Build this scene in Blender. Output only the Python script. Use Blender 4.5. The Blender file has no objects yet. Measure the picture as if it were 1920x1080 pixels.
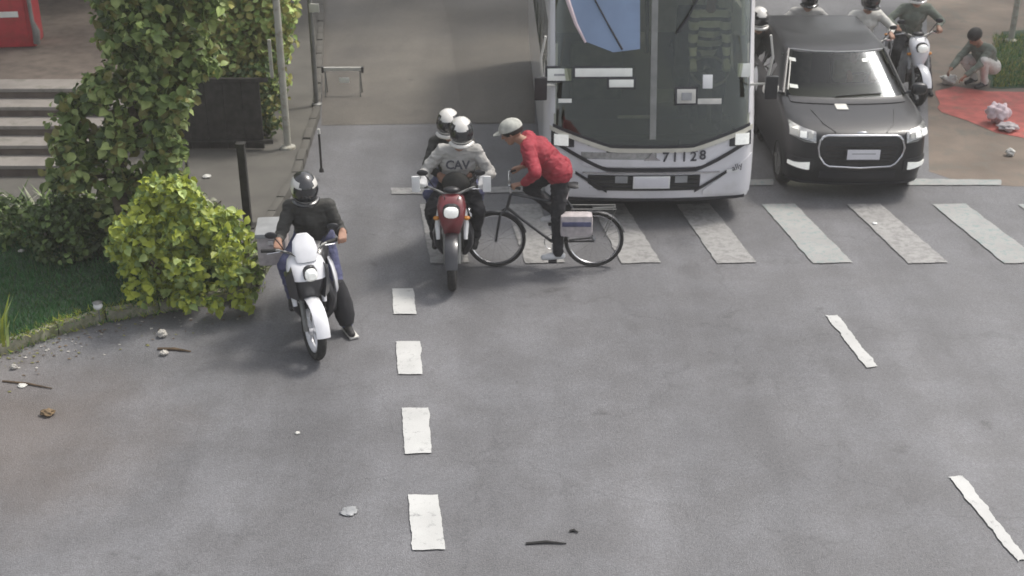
import bpy, bmesh, math, random
from math import sin, cos, pi, radians, sqrt, atan, tan
from mathutils import Vector, Matrix, noise
random.seed(7)
V = Vector
sc = bpy.context.scene
COL = sc.collection
# ------------------------------------------------------------------ camera, light, exposure
H = 5.79; F = 2400.0; PITCH = radians(25.9)
cam = bpy.data.cameras.new('camera'); camo = bpy.data.objects.new('camera', cam); COL.objects.link(camo)
camo.location = (0, 0, H); camo.rotation_euler = (pi/2 - PITCH, 0, 0)
cam.sensor_width = 36; cam.lens = F/1920*36; cam.clip_start = .1; cam.clip_end = 1000
sc.camera = camo
cam.dof.use_dof = True; cam.dof.focus_distance = 6.5; cam.dof.aperture_fstop = 4.6
SUN_EL, SUN_AZ = radians(58), radians(60)      # azimuth clockwise from +Y
w = bpy.data.worlds.new('World'); sc.world = w; w.use_nodes = True
nt = w.node_tree; bg = nt.nodes['Background']
sky = nt.nodes.new('ShaderNodeTexSky'); sky.sky_type = 'NISHITA'; sky.sun_disc = False
sky.sun_elevation = SUN_EL; sky.sun_rotation = SUN_AZ; sky.dust_density = 4; sky.air_density = 1.0; sky.ozone_density = .6
hsv = nt.nodes.new('ShaderNodeHueSaturation'); hsv.inputs['Saturation'].default_value = .35
nt.links.new(sky.outputs[0], hsv.inputs['Color']); nt.links.new(hsv.outputs[0], bg.inputs['Color'])
bg.inputs['Strength'].default_value = .13
sl = bpy.data.lights.new('sun', 'SUN'); sl.energy = 1.35; sl.angle = radians(10); sl.color = (1, .95, .87)
so = bpy.data.objects.new('sun', sl); COL.objects.link(so)
sd = V((sin(SUN_AZ)*cos(SUN_EL), cos(SUN_AZ)*cos(SUN_EL), sin(SUN_EL)))
so.rotation_euler = sd.to_track_quat('Z', 'Y').to_euler(); so.location = sd*30
vs = sc.view_settings; vs.view_transform = 'Standard'; vs.look = 'None'; vs.gamma = 1; vs.exposure = .84; vs.use_curve_mapping = False

# ------------------------------------------------------------------ pixel helpers (places measured in the 1920x1080 photo)
def ray(px, py):
    x, y = (px-960)/F, -(py-540)/F
    return V((x, cos(PITCH)+y*sin(PITCH), -sin(PITCH)+y*cos(PITCH)))
def G(px, py, z=0.0):
    r = ray(px, py); t = (z-H)/r.z
    return V((0, 0, H)) + r*t
def OY(Y): return G(960, 540-1800*tan(radians(32.93)-atan(5.4/Y))).y   # depth rule of thumb used for far things
def AY(px, py, Y):
    Y = OY(Y); r = ray(px, py); return V((0, 0, H)) + r*(Y/r.y)

# ------------------------------------------------------------------ materials
def mat(name, col, rough=.6, metal=0., var=.15, scale=8., bump=.0, bscale=60., coat=0., col2=None, spec=.5, dirt=None, dscale=3.):
    m = bpy.data.materials.new(name); m.use_nodes = True; t = m.node_tree; N = t.nodes; L = t.links
    b = N['Principled BSDF']; b.inputs['Roughness'].default_value = rough; b.inputs['Metallic'].default_value = metal
    b.inputs['Specular IOR Level'].default_value = spec
    if coat: b.inputs['Coat Weight'].default_value = coat
    tc = N.new('ShaderNodeTexCoord')
    n = N.new('ShaderNodeTexNoise'); n.inputs['Scale'].default_value = scale; n.inputs['Detail'].default_value = 5
    L.new(tc.outputs['Object'], n.inputs['Vector'])
    r = N.new('ShaderNodeValToRGB'); c = col; d = col2 or tuple(x*(1-var) for x in c)
    u = tuple(min(1, x*(1+var)) for x in c)
    r.color_ramp.elements[0].position = .32; r.color_ramp.elements[0].color = (*d, 1)
    r.color_ramp.elements[1].position = .68; r.color_ramp.elements[1].color = (*u, 1)
    L.new(n.outputs['Fac'], r.inputs['Fac']); out = r.outputs['Color']
    if dirt:
        n2 = N.new('ShaderNodeTexNoise'); n2.inputs['Scale'].default_value = dscale; n2.inputs['Detail'].default_value = 8; n2.inputs['Roughness'].default_value = .7
        L.new(tc.outputs['Object'], n2.inputs['Vector'])
        r2 = N.new('ShaderNodeValToRGB'); r2.color_ramp.elements[0].position = .5; r2.color_ramp.elements[1].position = .66
        mx = N.new('ShaderNodeMix'); mx.data_type = 'RGBA'
        L.new(n2.outputs['Fac'], r2.inputs['Fac']); L.new(r2.outputs['Color'], mx.inputs['Factor'])
        L.new(out, mx.inputs[6]); mx.inputs[7].default_value = (*dirt, 1); out = mx.outputs[2]
    L.new(out, b.inputs['Base Color'])
    if bump:
        nb = N.new('ShaderNodeTexNoise'); nb.inputs['Scale'].default_value = bscale; nb.inputs['Detail'].default_value = 4
        L.new(tc.outputs['Object'], nb.inputs['Vector'])
        bp = N.new('ShaderNodeBump'); bp.inputs['Strength'].default_value = bump; bp.inputs['Distance'].default_value = .01
        L.new(nb.outputs['Fac'], bp.inputs['Height']); L.new(bp.outputs['Normal'], b.inputs['Normal'])
    return m
def emis(m, col, s):
    b = m.node_tree.nodes['Principled BSDF']; b.inputs['Emission Color'].default_value = (*col, 1); b.inputs['Emission Strength'].default_value = s; return m
def glass(name, tint, refl=.12, rough=.03, top=.7):
    m = bpy.data.materials.new(name); m.use_nodes = True; t = m.node_tree; N = t.nodes; L = t.links
    N.remove(N['Principled BSDF'])
    tr = N.new('ShaderNodeBsdfTransparent'); tr.inputs['Color'].default_value = (*tint, 1)
    gl = N.new('ShaderNodeBsdfGlossy'); gl.inputs['Roughness'].default_value = rough; gl.inputs['Color'].default_value = (.9, .95, 1, 1)
    lw = N.new('ShaderNodeLayerWeight'); lw.inputs['Blend'].default_value = .35
    mr = N.new('ShaderNodeMapRange'); mr.inputs['To Min'].default_value = refl; mr.inputs['To Max'].default_value = top
    L.new(lw.outputs['Facing'], mr.inputs['Value'])
    mx = N.new('ShaderNodeMixShader'); L.new(mr.outputs[0], mx.inputs[0]); L.new(tr.outputs[0], mx.inputs[1]); L.new(gl.outputs[0], mx.inputs[2])
    L.new(mx.outputs[0], N['Material Output'].inputs['Surface']); return m

def asphalt(name, c1, c2, soil=None):
    m = bpy.data.materials.new(name); m.use_nodes = True; t = m.node_tree; N = t.nodes; L = t.links
    b = N['Principled BSDF']; tc = N.new('ShaderNodeTexCoord')
    def ns(sc_, det=6, ro=.6):
        n = N.new('ShaderNodeTexNoise'); n.inputs['Scale'].default_value = sc_; n.inputs['Detail'].default_value = det; n.inputs['Roughness'].default_value = ro
        L.new(tc.outputs['Object'], n.inputs['Vector']); return n.outputs['Fac']
    def ramp(f, p0, p1, a, bb):
        r = N.new('ShaderNodeValToRGB'); r.color_ramp.elements[0].position = p0; r.color_ramp.elements[1].position = p1
        r.color_ramp.elements[0].color = (*a, 1); r.color_ramp.elements[1].color = (*bb, 1); L.new(f, r.inputs['Fac']); return r.outputs['Color']
    def mix(f, a, bb, mode='MIX', fac=None):
        x = N.new('ShaderNodeMix'); x.data_type = 'RGBA'; x.blend_type = mode
        if f is not None: L.new(f, x.inputs['Factor'])
        else: x.inputs['Factor'].default_value = fac
        L.new(a, x.inputs[6]); L.new(bb, x.inputs[7]); return x.outputs[2]
    base = ramp(ns(.35, 4), .35, .65, c1, c2)
    gr = ramp(ns(140, 2), .3, .7, (.72, .72, .72), (1.25, 1.25, 1.25))
    o = mix(None, base, gr, 'MULTIPLY', 1.)
    o = mix(None, o, ramp(ns(38, 3, .8), .35, .65, (.86, .86, .86), (1.13, 1.13, 1.13)), 'MULTIPLY', 1.)
    st = ramp(ns(1.6, 8, .7), .42, .62, (.86, .85, .84), (1.06, 1.06, 1.06)); o = mix(None, o, st, 'MULTIPLY', 1.)
    # fine pale aggregate
    vo = N.new('ShaderNodeTexVoronoi'); vo.inputs['Scale'].default_value = 90; L.new(tc.outputs['Object'], vo.inputs['Vector'])
    # cracks
    vc = N.new('ShaderNodeTexVoronoi'); vc.feature = 'DISTANCE_TO_EDGE'; vc.inputs['Scale'].default_value = .33
    wn = N.new('ShaderNodeTexNoise'); wn.inputs['Scale'].default_value = 1.7; wn.inputs['Detail'].default_value = 6; L.new(tc.outputs['Object'], wn.inputs['Vector'])
    vm = N.new('ShaderNodeVectorMath'); vm.operation = 'SCALE'; vm.inputs['Scale'].default_value = .9; L.new(wn.outputs['Color'], vm.inputs[0])
    va = N.new('ShaderNodeVectorMath'); va.operation = 'ADD'; L.new(tc.outputs['Object'], va.inputs[0]); L.new(vm.outputs[0], va.inputs[1]); L.new(va.outputs[0], vc.inputs['Vector'])
    ck = ramp(vc.outputs['Distance'], .0, .006, (.72, .72, .72), (1, 1, 1)); o = mix(None, o, ck, 'MULTIPLY', .55)
    # oil drips
    vd = N.new('ShaderNodeTexVoronoi'); vd.inputs['Scale'].default_value = 1.3; L.new(va.outputs[0], vd.inputs['Vector'])
    dr = ramp(vd.outputs['Distance'], .03, .09, (.62, .61, .60), (1, 1, 1)); o = mix(None, o, dr, 'MULTIPLY', .8)
    pk = ramp(ns(260, 1), .66, .72, (1, 1, 1), (1.5, 1.5, 1.48)); o = mix(None, o, pk, 'MULTIPLY', .8)
    mg = N.new('ShaderNodeMapping'); mg.inputs['Scale'].default_value = (1.5, .06, 1); mg.inputs['Rotation'].default_value = (0, 0, -.14); L.new(tc.outputs['Object'], mg.inputs['Vector'])
    tn = N.new('ShaderNodeTexNoise'); tn.inputs['Scale'].default_value = 1.; tn.inputs['Detail'].default_value = 5; L.new(mg.outputs[0], tn.inputs['Vector'])
    o = mix(None, o, ramp(tn.outputs['Fac'], .35, .65, (.84, .84, .84), (1.10, 1.10, 1.10)), 'MULTIPLY', 1.)
    if soil:
        (sx, sy, sr, scol) = soil
        sp = N.new('ShaderNodeVectorMath'); sp.operation = 'SUBTRACT'; L.new(tc.outputs['Object'], sp.inputs[0]); sp.inputs[1].default_value = (sx, sy, 0)
        mp = N.new('ShaderNodeVectorMath'); mp.operation = 'MULTIPLY'; mp.inputs[1].default_value = (1, 1.5, 1); L.new(sp.outputs[0], mp.inputs[0])
        ln = N.new('ShaderNodeVectorMath'); ln.operation = 'LENGTH'; L.new(mp.outputs[0], ln.inputs[0])
        ad = N.new('ShaderNodeMath'); ad.operation = 'MULTIPLY_ADD'; L.new(ns(1.3, 6, .7), ad.inputs[0]); ad.inputs[1].default_value = 1.6; L.new(ln.outputs['Value'], ad.inputs[2])
        r = N.new('ShaderNodeMapRange'); r.inputs['From Min'].default_value = sr; r.inputs['From Max'].default_value = sr+1.5; r.inputs['To Min'].default_value = .42; r.inputs['To Max'].default_value = 0
        L.new(ad.outputs[0], r.inputs['Value'])
        x = N.new('ShaderNodeMix'); x.data_type = 'RGBA'; L.new(r.outputs[0], x.inputs['Factor']); L.new(o, x.inputs[6]); x.inputs[7].default_value = (*scol, 1); o = x.outputs[2]
    L.new(o, b.inputs['Base Color'])
    rr = N.new('ShaderNodeMapRange'); rr.inputs['To Min'].default_value = .45; rr.inputs['To Max'].default_value = .8; L.new(ns(.8, 5), rr.inputs['Value']); L.new(rr.outputs[0], b.inputs['Roughness'])
    bp = N.new('ShaderNodeBump'); bp.inputs['Strength'].default_value = .5; bp.inputs['Distance'].default_value = .006
    L.new(vo.outputs['Distance'], bp.inputs['Height']); L.new(bp.outputs['Normal'], b.inputs['Normal'])
    return m

M = dict(
 asphalt=asphalt('asphalt', (.114, .114, .120), (.160, .160, .168), soil=(-5.3, 9.0, 2.1, (.125, .092, .068))),
 street=asphalt('shaded_street_surface', (.098, .088, .075), (.126, .114, .096)),  # brown far-road tone with tree shade put into the colour
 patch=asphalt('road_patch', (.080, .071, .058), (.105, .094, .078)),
 soil=mat('soil', (.085, .068, .05), .95, var=.35, scale=3, bump=.6, bscale=30),
 verge=mat('verge_dirt', (.165, .132, .105), .9, var=.25, scale=1.2, bump=.4, bscale=40, dirt=(.13, .12, .10)),
 sidewalk=mat('sidewalk', (.095, .09, .078), .85, var=.18, scale=2, bump=.3, bscale=60, dirt=(.09, .085, .075)),  # grey darkened to hold the shade of the left background
 redpave=mat('red_paving', (.42, .105, .085), .75, var=.2, scale=5, bump=.3, bscale=80, dirt=(.25, .11, .08)),
 kerb=mat('kerb_concrete', (.26, .25, .19), .85, var=.25, scale=9, bump=.5, bscale=50, dirt=(.12, .13, .06), dscale=6),
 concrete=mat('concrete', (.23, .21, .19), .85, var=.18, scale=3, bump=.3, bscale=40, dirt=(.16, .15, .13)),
 riser=mat('shaded_riser_concrete', (.105, .085, .07), .9, var=.25, scale=6, bump=.3, bscale=40),  # darker concrete, shade of risers and terrace put into its colour
 wallgrey=mat('plaster_wall', (.13, .12, .105), .85, var=.15, scale=1.5, bump=.2, dirt=(.10, .09, .075)),
 darkmetal=mat('dark_metal', (.055, .052, .048), .5, .6, var=.3, scale=12, bump=.1),
 grey=mat('grey_metal', (.22, .22, .21), .45, .5, var=.15),
 pole=mat('pole_paint', (.36, .35, .30), .6, var=.15, scale=5, bump=.2, dirt=(.22, .2, .15), dscale=8),
 chrome=mat('chrome', (.62, .62, .63), .18, 1., var=.05),
 white=mat('white_plastic', (.72, .72, .71), .35, var=.06, coat=.3),
 offwhite=mat('offwhite', (.55, .54, .50), .6, var=.1),
 black=mat('black_plastic', (.022, .022, .024), .4, var=.25, scale=20),
 rubber=mat('rubber', (.028, .027, .026), .85, var=.3, scale=30, bump=.3, bscale=120),
 silver=mat('bus_paint', (.68, .67, .69), .3, .08, var=.05, scale=1.5, coat=.6, dirt=(.60, .59, .59), dscale=2.5),
 busblack=mat('bus_black_trim', (.02, .02, .024), .35, var=.2),
 cream=mat('trim_cream', (.52, .50, .43), .4, var=.08),
 vanpaint=mat('car_paint', (.011, .011, .013), .38, .0, var=.15, scale=2, coat=.12),
 interior=mat('interior', (.035, .036, .030), .8, var=.3, scale=3, bump=.1),
 seatfab=mat('seat_fabric', (.12, .13, .105), .9, var=.3, scale=10, bump=.3, bscale=120),
 bluesh=mat('panel_blue', (.22, .30, .44), .6, var=.12, scale=2),
 pinkw=mat('sunshade_edge', (.62, .50, .52), .6, var=.1),
 signw=mat('sign_white', (.74, .75, .70), .5, var=.06),
 plate=mat('plate', (.66, .65, .68), .4, var=.05),
 ink=mat('ink', (.04, .04, .05), .5, var=.1),
 lamp=mat('lamp_glass', (.78, .78, .74), .12, var=.08, scale=30, coat=.8),
 lampdim=mat('lamp_reflector', (.38, .38, .37), .15, .5, var=.3, scale=25, coat=.8),
 amber=mat('amber', (.55, .22, .03), .2, var=.1),
 redlens=mat('red_lens', (.4, .02, .02), .2, var=.1),
 bikered=mat('bike_red', (.16, .022, .026), .3, var=.15, coat=.7),
 bikewhite=mat('bike_white', (.68, .68, .70), .3, var=.08, coat=.7),
 bikedark=mat('bike_dark', (.03, .03, .034), .35, var=.2, coat=.4),
 bikegrey=mat('bike_grey', (.27, .275, .28), .4, var=.15),
 engine=mat('engine', (.16, .16, .155), .4, .8, var=.4, scale=25, bump=.3),
 skin=mat('skin', (.30, .165, .11), .6, var=.1, scale=20, bump=.1),
 hair=mat('hair', (.015, .012, .01), .6, var=.3, scale=60),
 jdark=mat('jacket_dark', (.045, .044, .040), .85, var=.3, scale=9, bump=.35, bscale=35),
 jeans=mat('jeans', (.075, .08, .15), .9, var=.3, scale=14, bump=.35, bscale=40),
 shirtgrey=mat('shirt_grey', (.40, .39, .37), .9, var=.12, scale=7, bump=.35, bscale=30),
 trdark=mat('trousers_dark', (.020, .020, .023), .9, var=.3, scale=9, bump=.3, bscale=35),
 jred=mat('jacket_red', (.27, .022, .035), .8, var=.2, scale=6, bump=.35, bscale=30),
 shoe=mat('shoe_dark', (.025, .024, .024), .6, var=.2),
 shoew=mat('shoe_white', (.62, .62, .62), .6, var=.1),
 glovew=mat('glove_white', (.60, .59, .58), .8, var=.1),
 capgrey=mat('cap_grey', (.40, .40, .36), .9, var=.2, scale=15, bump=.3),
 helmetw=mat('helmet_white', (.62, .60, .56), .25, var=.1, coat=.8),
 helmetb=mat('helmet_black', (.025, .025, .026), .25, var=.2, coat=.8),
 visor=mat('visor', (.02, .022, .024), .08, var=.1, coat=1.),
 olive=mat('olive', (.06, .075, .045), .8, var=.3),
 brown=mat('wood_brown', (.09, .06, .035), .9, var=.4, scale=9, bump=.5, bscale=30),
 bark=mat('bark', (.10, .08, .055), .95, var=.4, scale=12, bump=.8, bscale=25),
 jgreen=mat('jacket_grey_green', (.15, .17, .14), .9, var=.2, scale=8, bump=.3),
 bag=mat('bag_pale', (.42, .38, .38), .7, var=.2, scale=14, bump=.5, bscale=20),
 stone=mat('stone', (.42, .40, .36), .9, var=.2, scale=14, bump=.5),
 cabred=mat('cabinet_red', (.42, .03, .04), .45, var=.15, coat=.3, dirt=(.30, .04, .03)),
 dryleaf=mat('dry_leaf', (.16, .11, .06), .9, var=.4, scale=20),
 lawnbase=mat('lawn_base', (.03, .06, .03), .95, var=.4, scale=2.5, bump=.8, bscale=40),
 glass=glass('windscreen_glass', (.68, .69, .58), .04),
 vglass=glass('van_glass', (.42, .44, .35), .015, .10, .07),
 dglass=mat('dark_glass', (.02, .024, .024), .06, var=.1, coat=.6),
)
def striped(name, a, b, scale):
    m = mat(name, a, .85); t = m.node_tree; N = t.nodes; L = t.links
    wv = N.new('ShaderNodeTexWave'); wv.bands_direction = 'Z'; wv.inputs['Scale'].default_value = scale; wv.inputs['Distortion'].default_value = .25
    tc = N.new('ShaderNodeTexCoord'); L.new(tc.outputs['Object'], wv.inputs['Vector'])
    r = N.new('ShaderNodeValToRGB'); r.color_ramp.interpolation = 'CONSTANT'; r.color_ramp.elements[0].color = (*a, 1); r.color_ramp.elements[1].color = (*b, 1); r.color_ramp.elements[1].position = .70
    L.new(wv.outputs['Fac'], r.inputs['Fac']); L.new(r.outputs[0], N['Principled BSDF'].inputs['Base Color']); return m
M['striped'] = striped('striped_shirt', (.85, .83, .85), (.05, .05, .055), 2.7)
def paint(name, col, wear, p0=.52, p1=.6):
    m = mat(name, col, .65, var=.08, scale=3, bump=.3, bscale=120); t = m.node_tree; N = t.nodes; L = t.links
    tc = N.new('ShaderNodeTexCoord'); n = N.new('ShaderNodeTexNoise'); n.inputs['Scale'].default_value = 14; n.inputs['Detail'].default_value = 12; n.inputs['Roughness'].default_value = .75
    L.new(tc.outputs['Object'], n.inputs['Vector'])
    r = N.new('ShaderNodeValToRGB'); r.color_ramp.elements[0].position = p0; r.color_ramp.elements[1].position = p1; L.new(n.outputs['Fac'], r.inputs['Fac'])
    b = N['Principled BSDF']; src = b.inputs['Base Color'].links[0].from_socket
    x = N.new('ShaderNodeMix'); x.data_type = 'RGBA'; L.new(r.outputs[0], x.inputs['Factor']); L.new(src, x.inputs[6]); x.inputs[7].default_value = (*wear, 1)
    L.new(x.outputs[2], b.inputs['Base Color']); return m
M['paint'] = paint('road_paint_white', (.46, .46, .445), (.18, .18, .18), .56, .70)
M['zebra'] = paint('road_paint_worn', (.29, .29, .28), (.17, .245, .235), .5, .66)
M['zebra2'] = paint('road_paint_more_worn', (.29, .285, .275), (.18, .175, .17), .45, .62)
def leafmat(name, c, c2):
    m = mat(name, c, .5, var=.2, scale=9, col2=c2, spec=.4); b = m.node_tree.nodes['Principled BSDF']
    t = m.node_tree; N = t.nodes; L = t.links
    oi = N.new('ShaderNodeObjectInfo'); h = N.new('ShaderNodeHueSaturation'); mr = N.new('ShaderNodeMapRange'); mr.inputs['To Min'].default_value = .65; mr.inputs['To Max'].default_value = 1.35
    L.new(oi.outputs['Random'], mr.inputs['Value']); L.new(mr.outputs[0], h.inputs['Value']); L.new(b.inputs['Base Color'].links[0].from_socket, h.inputs['Color']); L.new(h.outputs[0], b.inputs['Base Color'])
    b.inputs['Subsurface Weight'].default_value = 0
    tl = N.new('ShaderNodeBsdfTranslucent'); L.new(h.outputs[0], tl.inputs['Color']); mx = N.new('ShaderNodeMixShader'); mx.inputs[0].default_value = .25
    L.new(b.outputs[0], mx.inputs[1]); L.new(tl.outputs[0], mx.inputs[2]); L.new(mx.outputs[0], N['Material Output'].inputs['Surface'])
    return m
M['leaf_a'] = leafmat('leaf_green', (0.225, 0.310, 0.090), (0.115, 0.175, 0.048))
M['leaf_b'] = leafmat('leaf_pale', (0.413, 0.489, 0.176), (0.261, 0.345, 0.104))
M['leaf_c'] = leafmat('leaf_dark', (0.091, 0.140, 0.044), (0.052, 0.084, 0.024))
M['leaf_y'] = leafmat('leaf_yellow', (0.390, 0.430, 0.060), (0.210, 0.270, 0.035))
M['leaf_o'] = leafmat('leaf_olive', (0.273, 0.260, 0.075), (0.169, 0.169, 0.050))
M['leaf_g'] = leafmat('grass_dark', (0.055, 0.149, 0.050), (0.033, 0.095, 0.030))
M['leaf_w'] = leafmat('leaf_silver', (.38, .38, .28), (.22, .24, .15))

# ------------------------------------------------------------------ mesh helpers
class MB:
    def __init__(s): s.v = []; s.f = []; s.m = []; s.mats = []
    def mi(s, m):
        if m not in s.mats: s.mats.append(m)
        return s.mats.index(m)
    def add(s, vs_, fs, m):
        o = len(s.v); s.v += [tuple(p) for p in vs_]; i = s.mi(m)
        for f in fs: s.f.append([o+k for k in f]); s.m.append(i)
        return s
    def box(s, c, d, m, rot=None, bev=0.):
        bm = bmesh.new(); bmesh.ops.create_cube(bm, size=1)
        for v in bm.verts: v.co = V((v.co.x*d[0], v.co.y*d[1], v.co.z*d[2]))
        if bev: bmesh.ops.bevel(bm, geom=bm.edges[:], offset=bev, segments=2, profile=.7, affect='EDGES')
        R = rot.to_matrix() if hasattr(rot, 'to_matrix') else (rot if rot else Matrix.Identity(3))
        vs_ = [R @ v.co + V(c) for v in bm.verts]; bm.verts.index_update(); fs = [[v.index for v in f.verts] for f in bm.faces]; bm.free()
        return s.add(vs_, fs, m)
    def loft(s, rings, m, cap=True):
        n = len(rings[0]); vs_ = [p for r in rings for p in r]; fs = []
        for i in range(len(rings)-1):
            for j in range(n):
                a = i*n+j; b = i*n+(j+1) % n; fs.append([a, b, b+n, a+n])
        if cap: fs.append(list(range(n))[::-1]); fs.append([(len(rings)-1)*n+j for j in range(n)])
        return s.add(vs_, fs, m)
    def tube(s, pts, r, m, n=8):
        pts = [V(p) for p in pts]; rs = r if isinstance(r, (list, tuple)) else [r]*len(pts); rings = []; u = None
        for i, p in enumerate(pts):
            d = (pts[min(i+1, len(pts)-1)]-pts[max(i-1, 0)]); d = d.normalized() if d.length > 1e-9 else V((0, 0, 1))
            if u is None: u = d.orthogonal().normalized()
            else:
                u = u - d*u.dot(d); u = u.normalized() if u.length > 1e-6 else d.orthogonal().normalized()
            w_ = d.cross(u); rings.append([p+(u*cos(2*pi*k/n)+w_*sin(2*pi*k/n))*rs[i] for k in range(n)])
        return s.loft(rings, m)
    def torus(s, c, ax, R, r, m, n=32, k=10, ry=None):
        ax = V(ax).normalized(); u = ax.orthogonal().normalized(); w_ = ax.cross(u); ry = ry or r; vs_ = []; fs = []
        for i in range(n):
            a = 2*pi*i/n; d = u*cos(a)+w_*sin(a)
            for j in range(k):
                b = 2*pi*j/k; vs_.append(V(c)+d*(R+r*cos(b))+ax*ry*sin(b))
        for i in range(n):
            for j in range(k): fs.append([i*k+j, ((i+1) % n)*k+j, ((i+1) % n)*k+(j+1) % k, i*k+(j+1) % k])
        return s.add(vs_, fs, m)
    def ell(s, c, r, m, rot=None, n=16, k=10, pw=1., z0=-1., z1=1.):
        R = rot.to_matrix() if hasattr(rot, 'to_matrix') else (rot or Matrix.Identity(3)); rings = []
        sg = lambda x: math.copysign(abs(x)**pw, x)
        for i in range(k+1):
            t = math.asin(max(-1, min(1, z0+(z1-z0)*0)))if False else None
            a = (-pi/2)+(pi*i/k); a = max(math.asin(z0), min(math.asin(z1), a))
            ca, sa = max(.02, cos(a))**pw, sg(sin(a))
            rings.append([R @ V((r[0]*ca*sg(cos(2*pi*j/n)), r[1]*ca*sg(sin(2*pi*j/n)), r[2]*sa)) + V(c) for j in range(n)])
        return s.loft(rings, m)
    def cyl(s, a, b, r, m, n=16, r2=None): return s.tube([a, b], [r, r if r2 is None else r2], m, n)
    def prism(s, pts, dirv, m):     # planar polygon extruded along dirv
        pts = [V(p) for p in pts]; d = V(dirv); n = len(pts)
        fs = [list(range(n)), list(range(2*n-1, n-1, -1))]+[[i, i+n, (i+1) % n+n, (i+1) % n] for i in range(n)]
        return s.add(pts+[p+d for p in pts], fs, m)
    def build(s, name, parent=None, smooth=True, angle=40, loc=None):
        me = bpy.data.meshes.new(name); me.from_pydata([tuple(p) for p in s.v], [], s.f)
        for m in s.mats: me.materials.append(M[m] if isinstance(m, str) else m)
        me.polygons.foreach_set('material_index', s.m)
        bm = bmesh.new(); bm.from_mesh(me); bmesh.ops.recalc_face_normals(bm, faces=bm.faces)
        if smooth:
            for f in bm.faces: f.smooth = True
            for e in bm.edges:
                if len(e.link_faces) == 2 and e.calc_face_angle(0) > radians(angle): e.smooth = False
        bm.to_mesh(me); bm.free(); me.update()
        o = bpy.data.objects.new(name, me); COL.objects.link(o); o.parent = parent
        if loc: o.location = loc
        return o
def thing(name, label, cat, loc=(0, 0, 0), rz=0, group=None):
    o = bpy.data.objects.new(name, None); COL.objects.link(o); o.location = loc; o.rotation_euler = (0, 0, rz); o.empty_display_size = .2
    o['label'] = label; o['category'] = cat
    if group: o['group'] = group
    return o
def tag(o, label, cat, group=None):
    o['label'] = label; o['category'] = cat
    if group: o['group'] = group
    return o
def struct(o, label=None):
    o['kind'] = 'structure'
    if label: o['label'] = label
    return o
def text_mesh(txt, size, m, parent, mtx, name='lettering', ext=.002, bold=0.):
    c = bpy.data.curves.new('text', 'FONT'); c.body = txt; c.size = size; c.extrude = ext; c.align_x = 'CENTER'; c.align_y = 'CENTER'; c.offset = bold; c.resolution_u = 3
    t = bpy.data.objects.new('t', c); COL.objects.link(t); dg = bpy.context.evaluated_depsgraph_get(); dg.update()
    me = bpy.data.meshes.new_from_object(t.evaluated_get(dg)); bpy.data.objects.remove(t); me.materials.clear(); me.materials.append(M[m])
    for v in me.vertices: v.co = mtx @ v.co
    o = bpy.data.objects.new(name, me); COL.objects.link(o); o.parent = parent; return o
def ring(cx, cy, cz, rx, ry, n=16, pw=.7, tilt=0):
    sg = lambda x: math.copysign(abs(x)**pw, x); out = []
    for j in range(n):
        x = rx*sg(cos(2*pi*j/n)); y = ry*sg(sin(2*pi*j/n)); out.append(V((cx+x, cy+y*cos(tilt), cz+y*sin(tilt))))
    return out
def ringY(cx, y, cz, rx, rz, n=16, pw=.7):
    sg = lambda x: math.copysign(abs(x)**pw, x)
    return [V((cx+rx*sg(cos(2*pi*j/n)), y, cz+rz*sg(sin(2*pi*j/n)))) for j in range(n)]
def sheet(name, poly, z, m, parent=None, thick=0):
    mb = MB(); pts = [V((p.x, p.y, z)) for p in poly]
    if thick: mb.prism([p-V((0, 0, thick)) for p in pts], (0, 0, thick), m)
    else: mb.add(pts, [list(range(len(pts)))], m)
    return mb.build(name, parent, smooth=False)

# ------------------------------------------------------------------ ground, road, markings
big = [V((-62, -42, 0)), V((62, -42, 0)), V((62, 112, 0)), V((-62, 112, 0))]
struct(sheet('ground', big, 0, 'soil'))
edge_px = [(-700, 900), (-300, 790), (0, 668), (110, 628), (200, 603), (300, 587), (430, 564), (480, 545), (505, 500), (500, 440), (560, 340), (598, 220), (604, 100), (606, 0)]
edge = [G(*p) for p in edge_px]
dirv = (edge[-1]-edge[-2]).normalized()
road_poly = [V((-60, -40, 0)), V((40, -40, 0)), V((40, G(1900, 350).y, 0)), G(1900, 350), G(1800, 342), G(1742, 322), G(1738, 100), G(1738, -60), G(1738, -60)+V((0, 60, 0)), edge[-1]+dirv*70]+edge[::-1]+[V((-60, 5, 0))]
road = struct(sheet('road', road_poly, .004, 'asphalt'))
sheet('shaded_street', [G(603, 236), G(800, 233), G(1003, 232), G(1000, -80), G(608, -80)], .008, 'street', road)  # darker sheet, tree shade on the far road painted as colour
sheet('road_patch', [G(868, 232.5), G(1003, 231.5), G(1001, 40), G(990, -70), G(810, -70), G(845, 60)], .012, 'patch', road)  # browner repair patch, also darkened for the far shade
def wob(poly, amp=.012, step=.06):
    out = []
    for i, a in enumerate(poly):
        b = poly[(i+1) % len(poly)]; n = max(1, int((b-a).length/step)); t = (b-a).normalized(); nn = V((-t.y, t.x, 0))
        for k in range(n):
            p = a.lerp(b, k/n); out.append(p+nn*((noise.noise(p*6)+.5*noise.noise(p*25))*amp*2))
    return out
def mark(name, px, m, amp=.01): return sheet(name, wob([G(*p) for p in px], amp*.6, .025), .016, m, road)
mark('edge_dash', [(735, 543), (775, 543), (781, 591), (738, 591)], 'paint')
mark('edge_dash', [(742, 642), (788, 642), (792, 704), (746, 704)], 'paint')
mark('edge_dash', [(753, 767), (804, 767), (809, 852), (760, 854)], 'paint')
mark('edge_dash', [(765, 930), (822, 930), (835, 1033), (774, 1034)], 'paint')
mark('edge_dash', [(776, 1150), (846, 1150), (866, 1300), (788, 1300)], 'paint')
mark('lane_dash', [(1547, 593), (1570, 593), (1645, 689), (1624, 692)], 'paint', .02)
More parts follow.
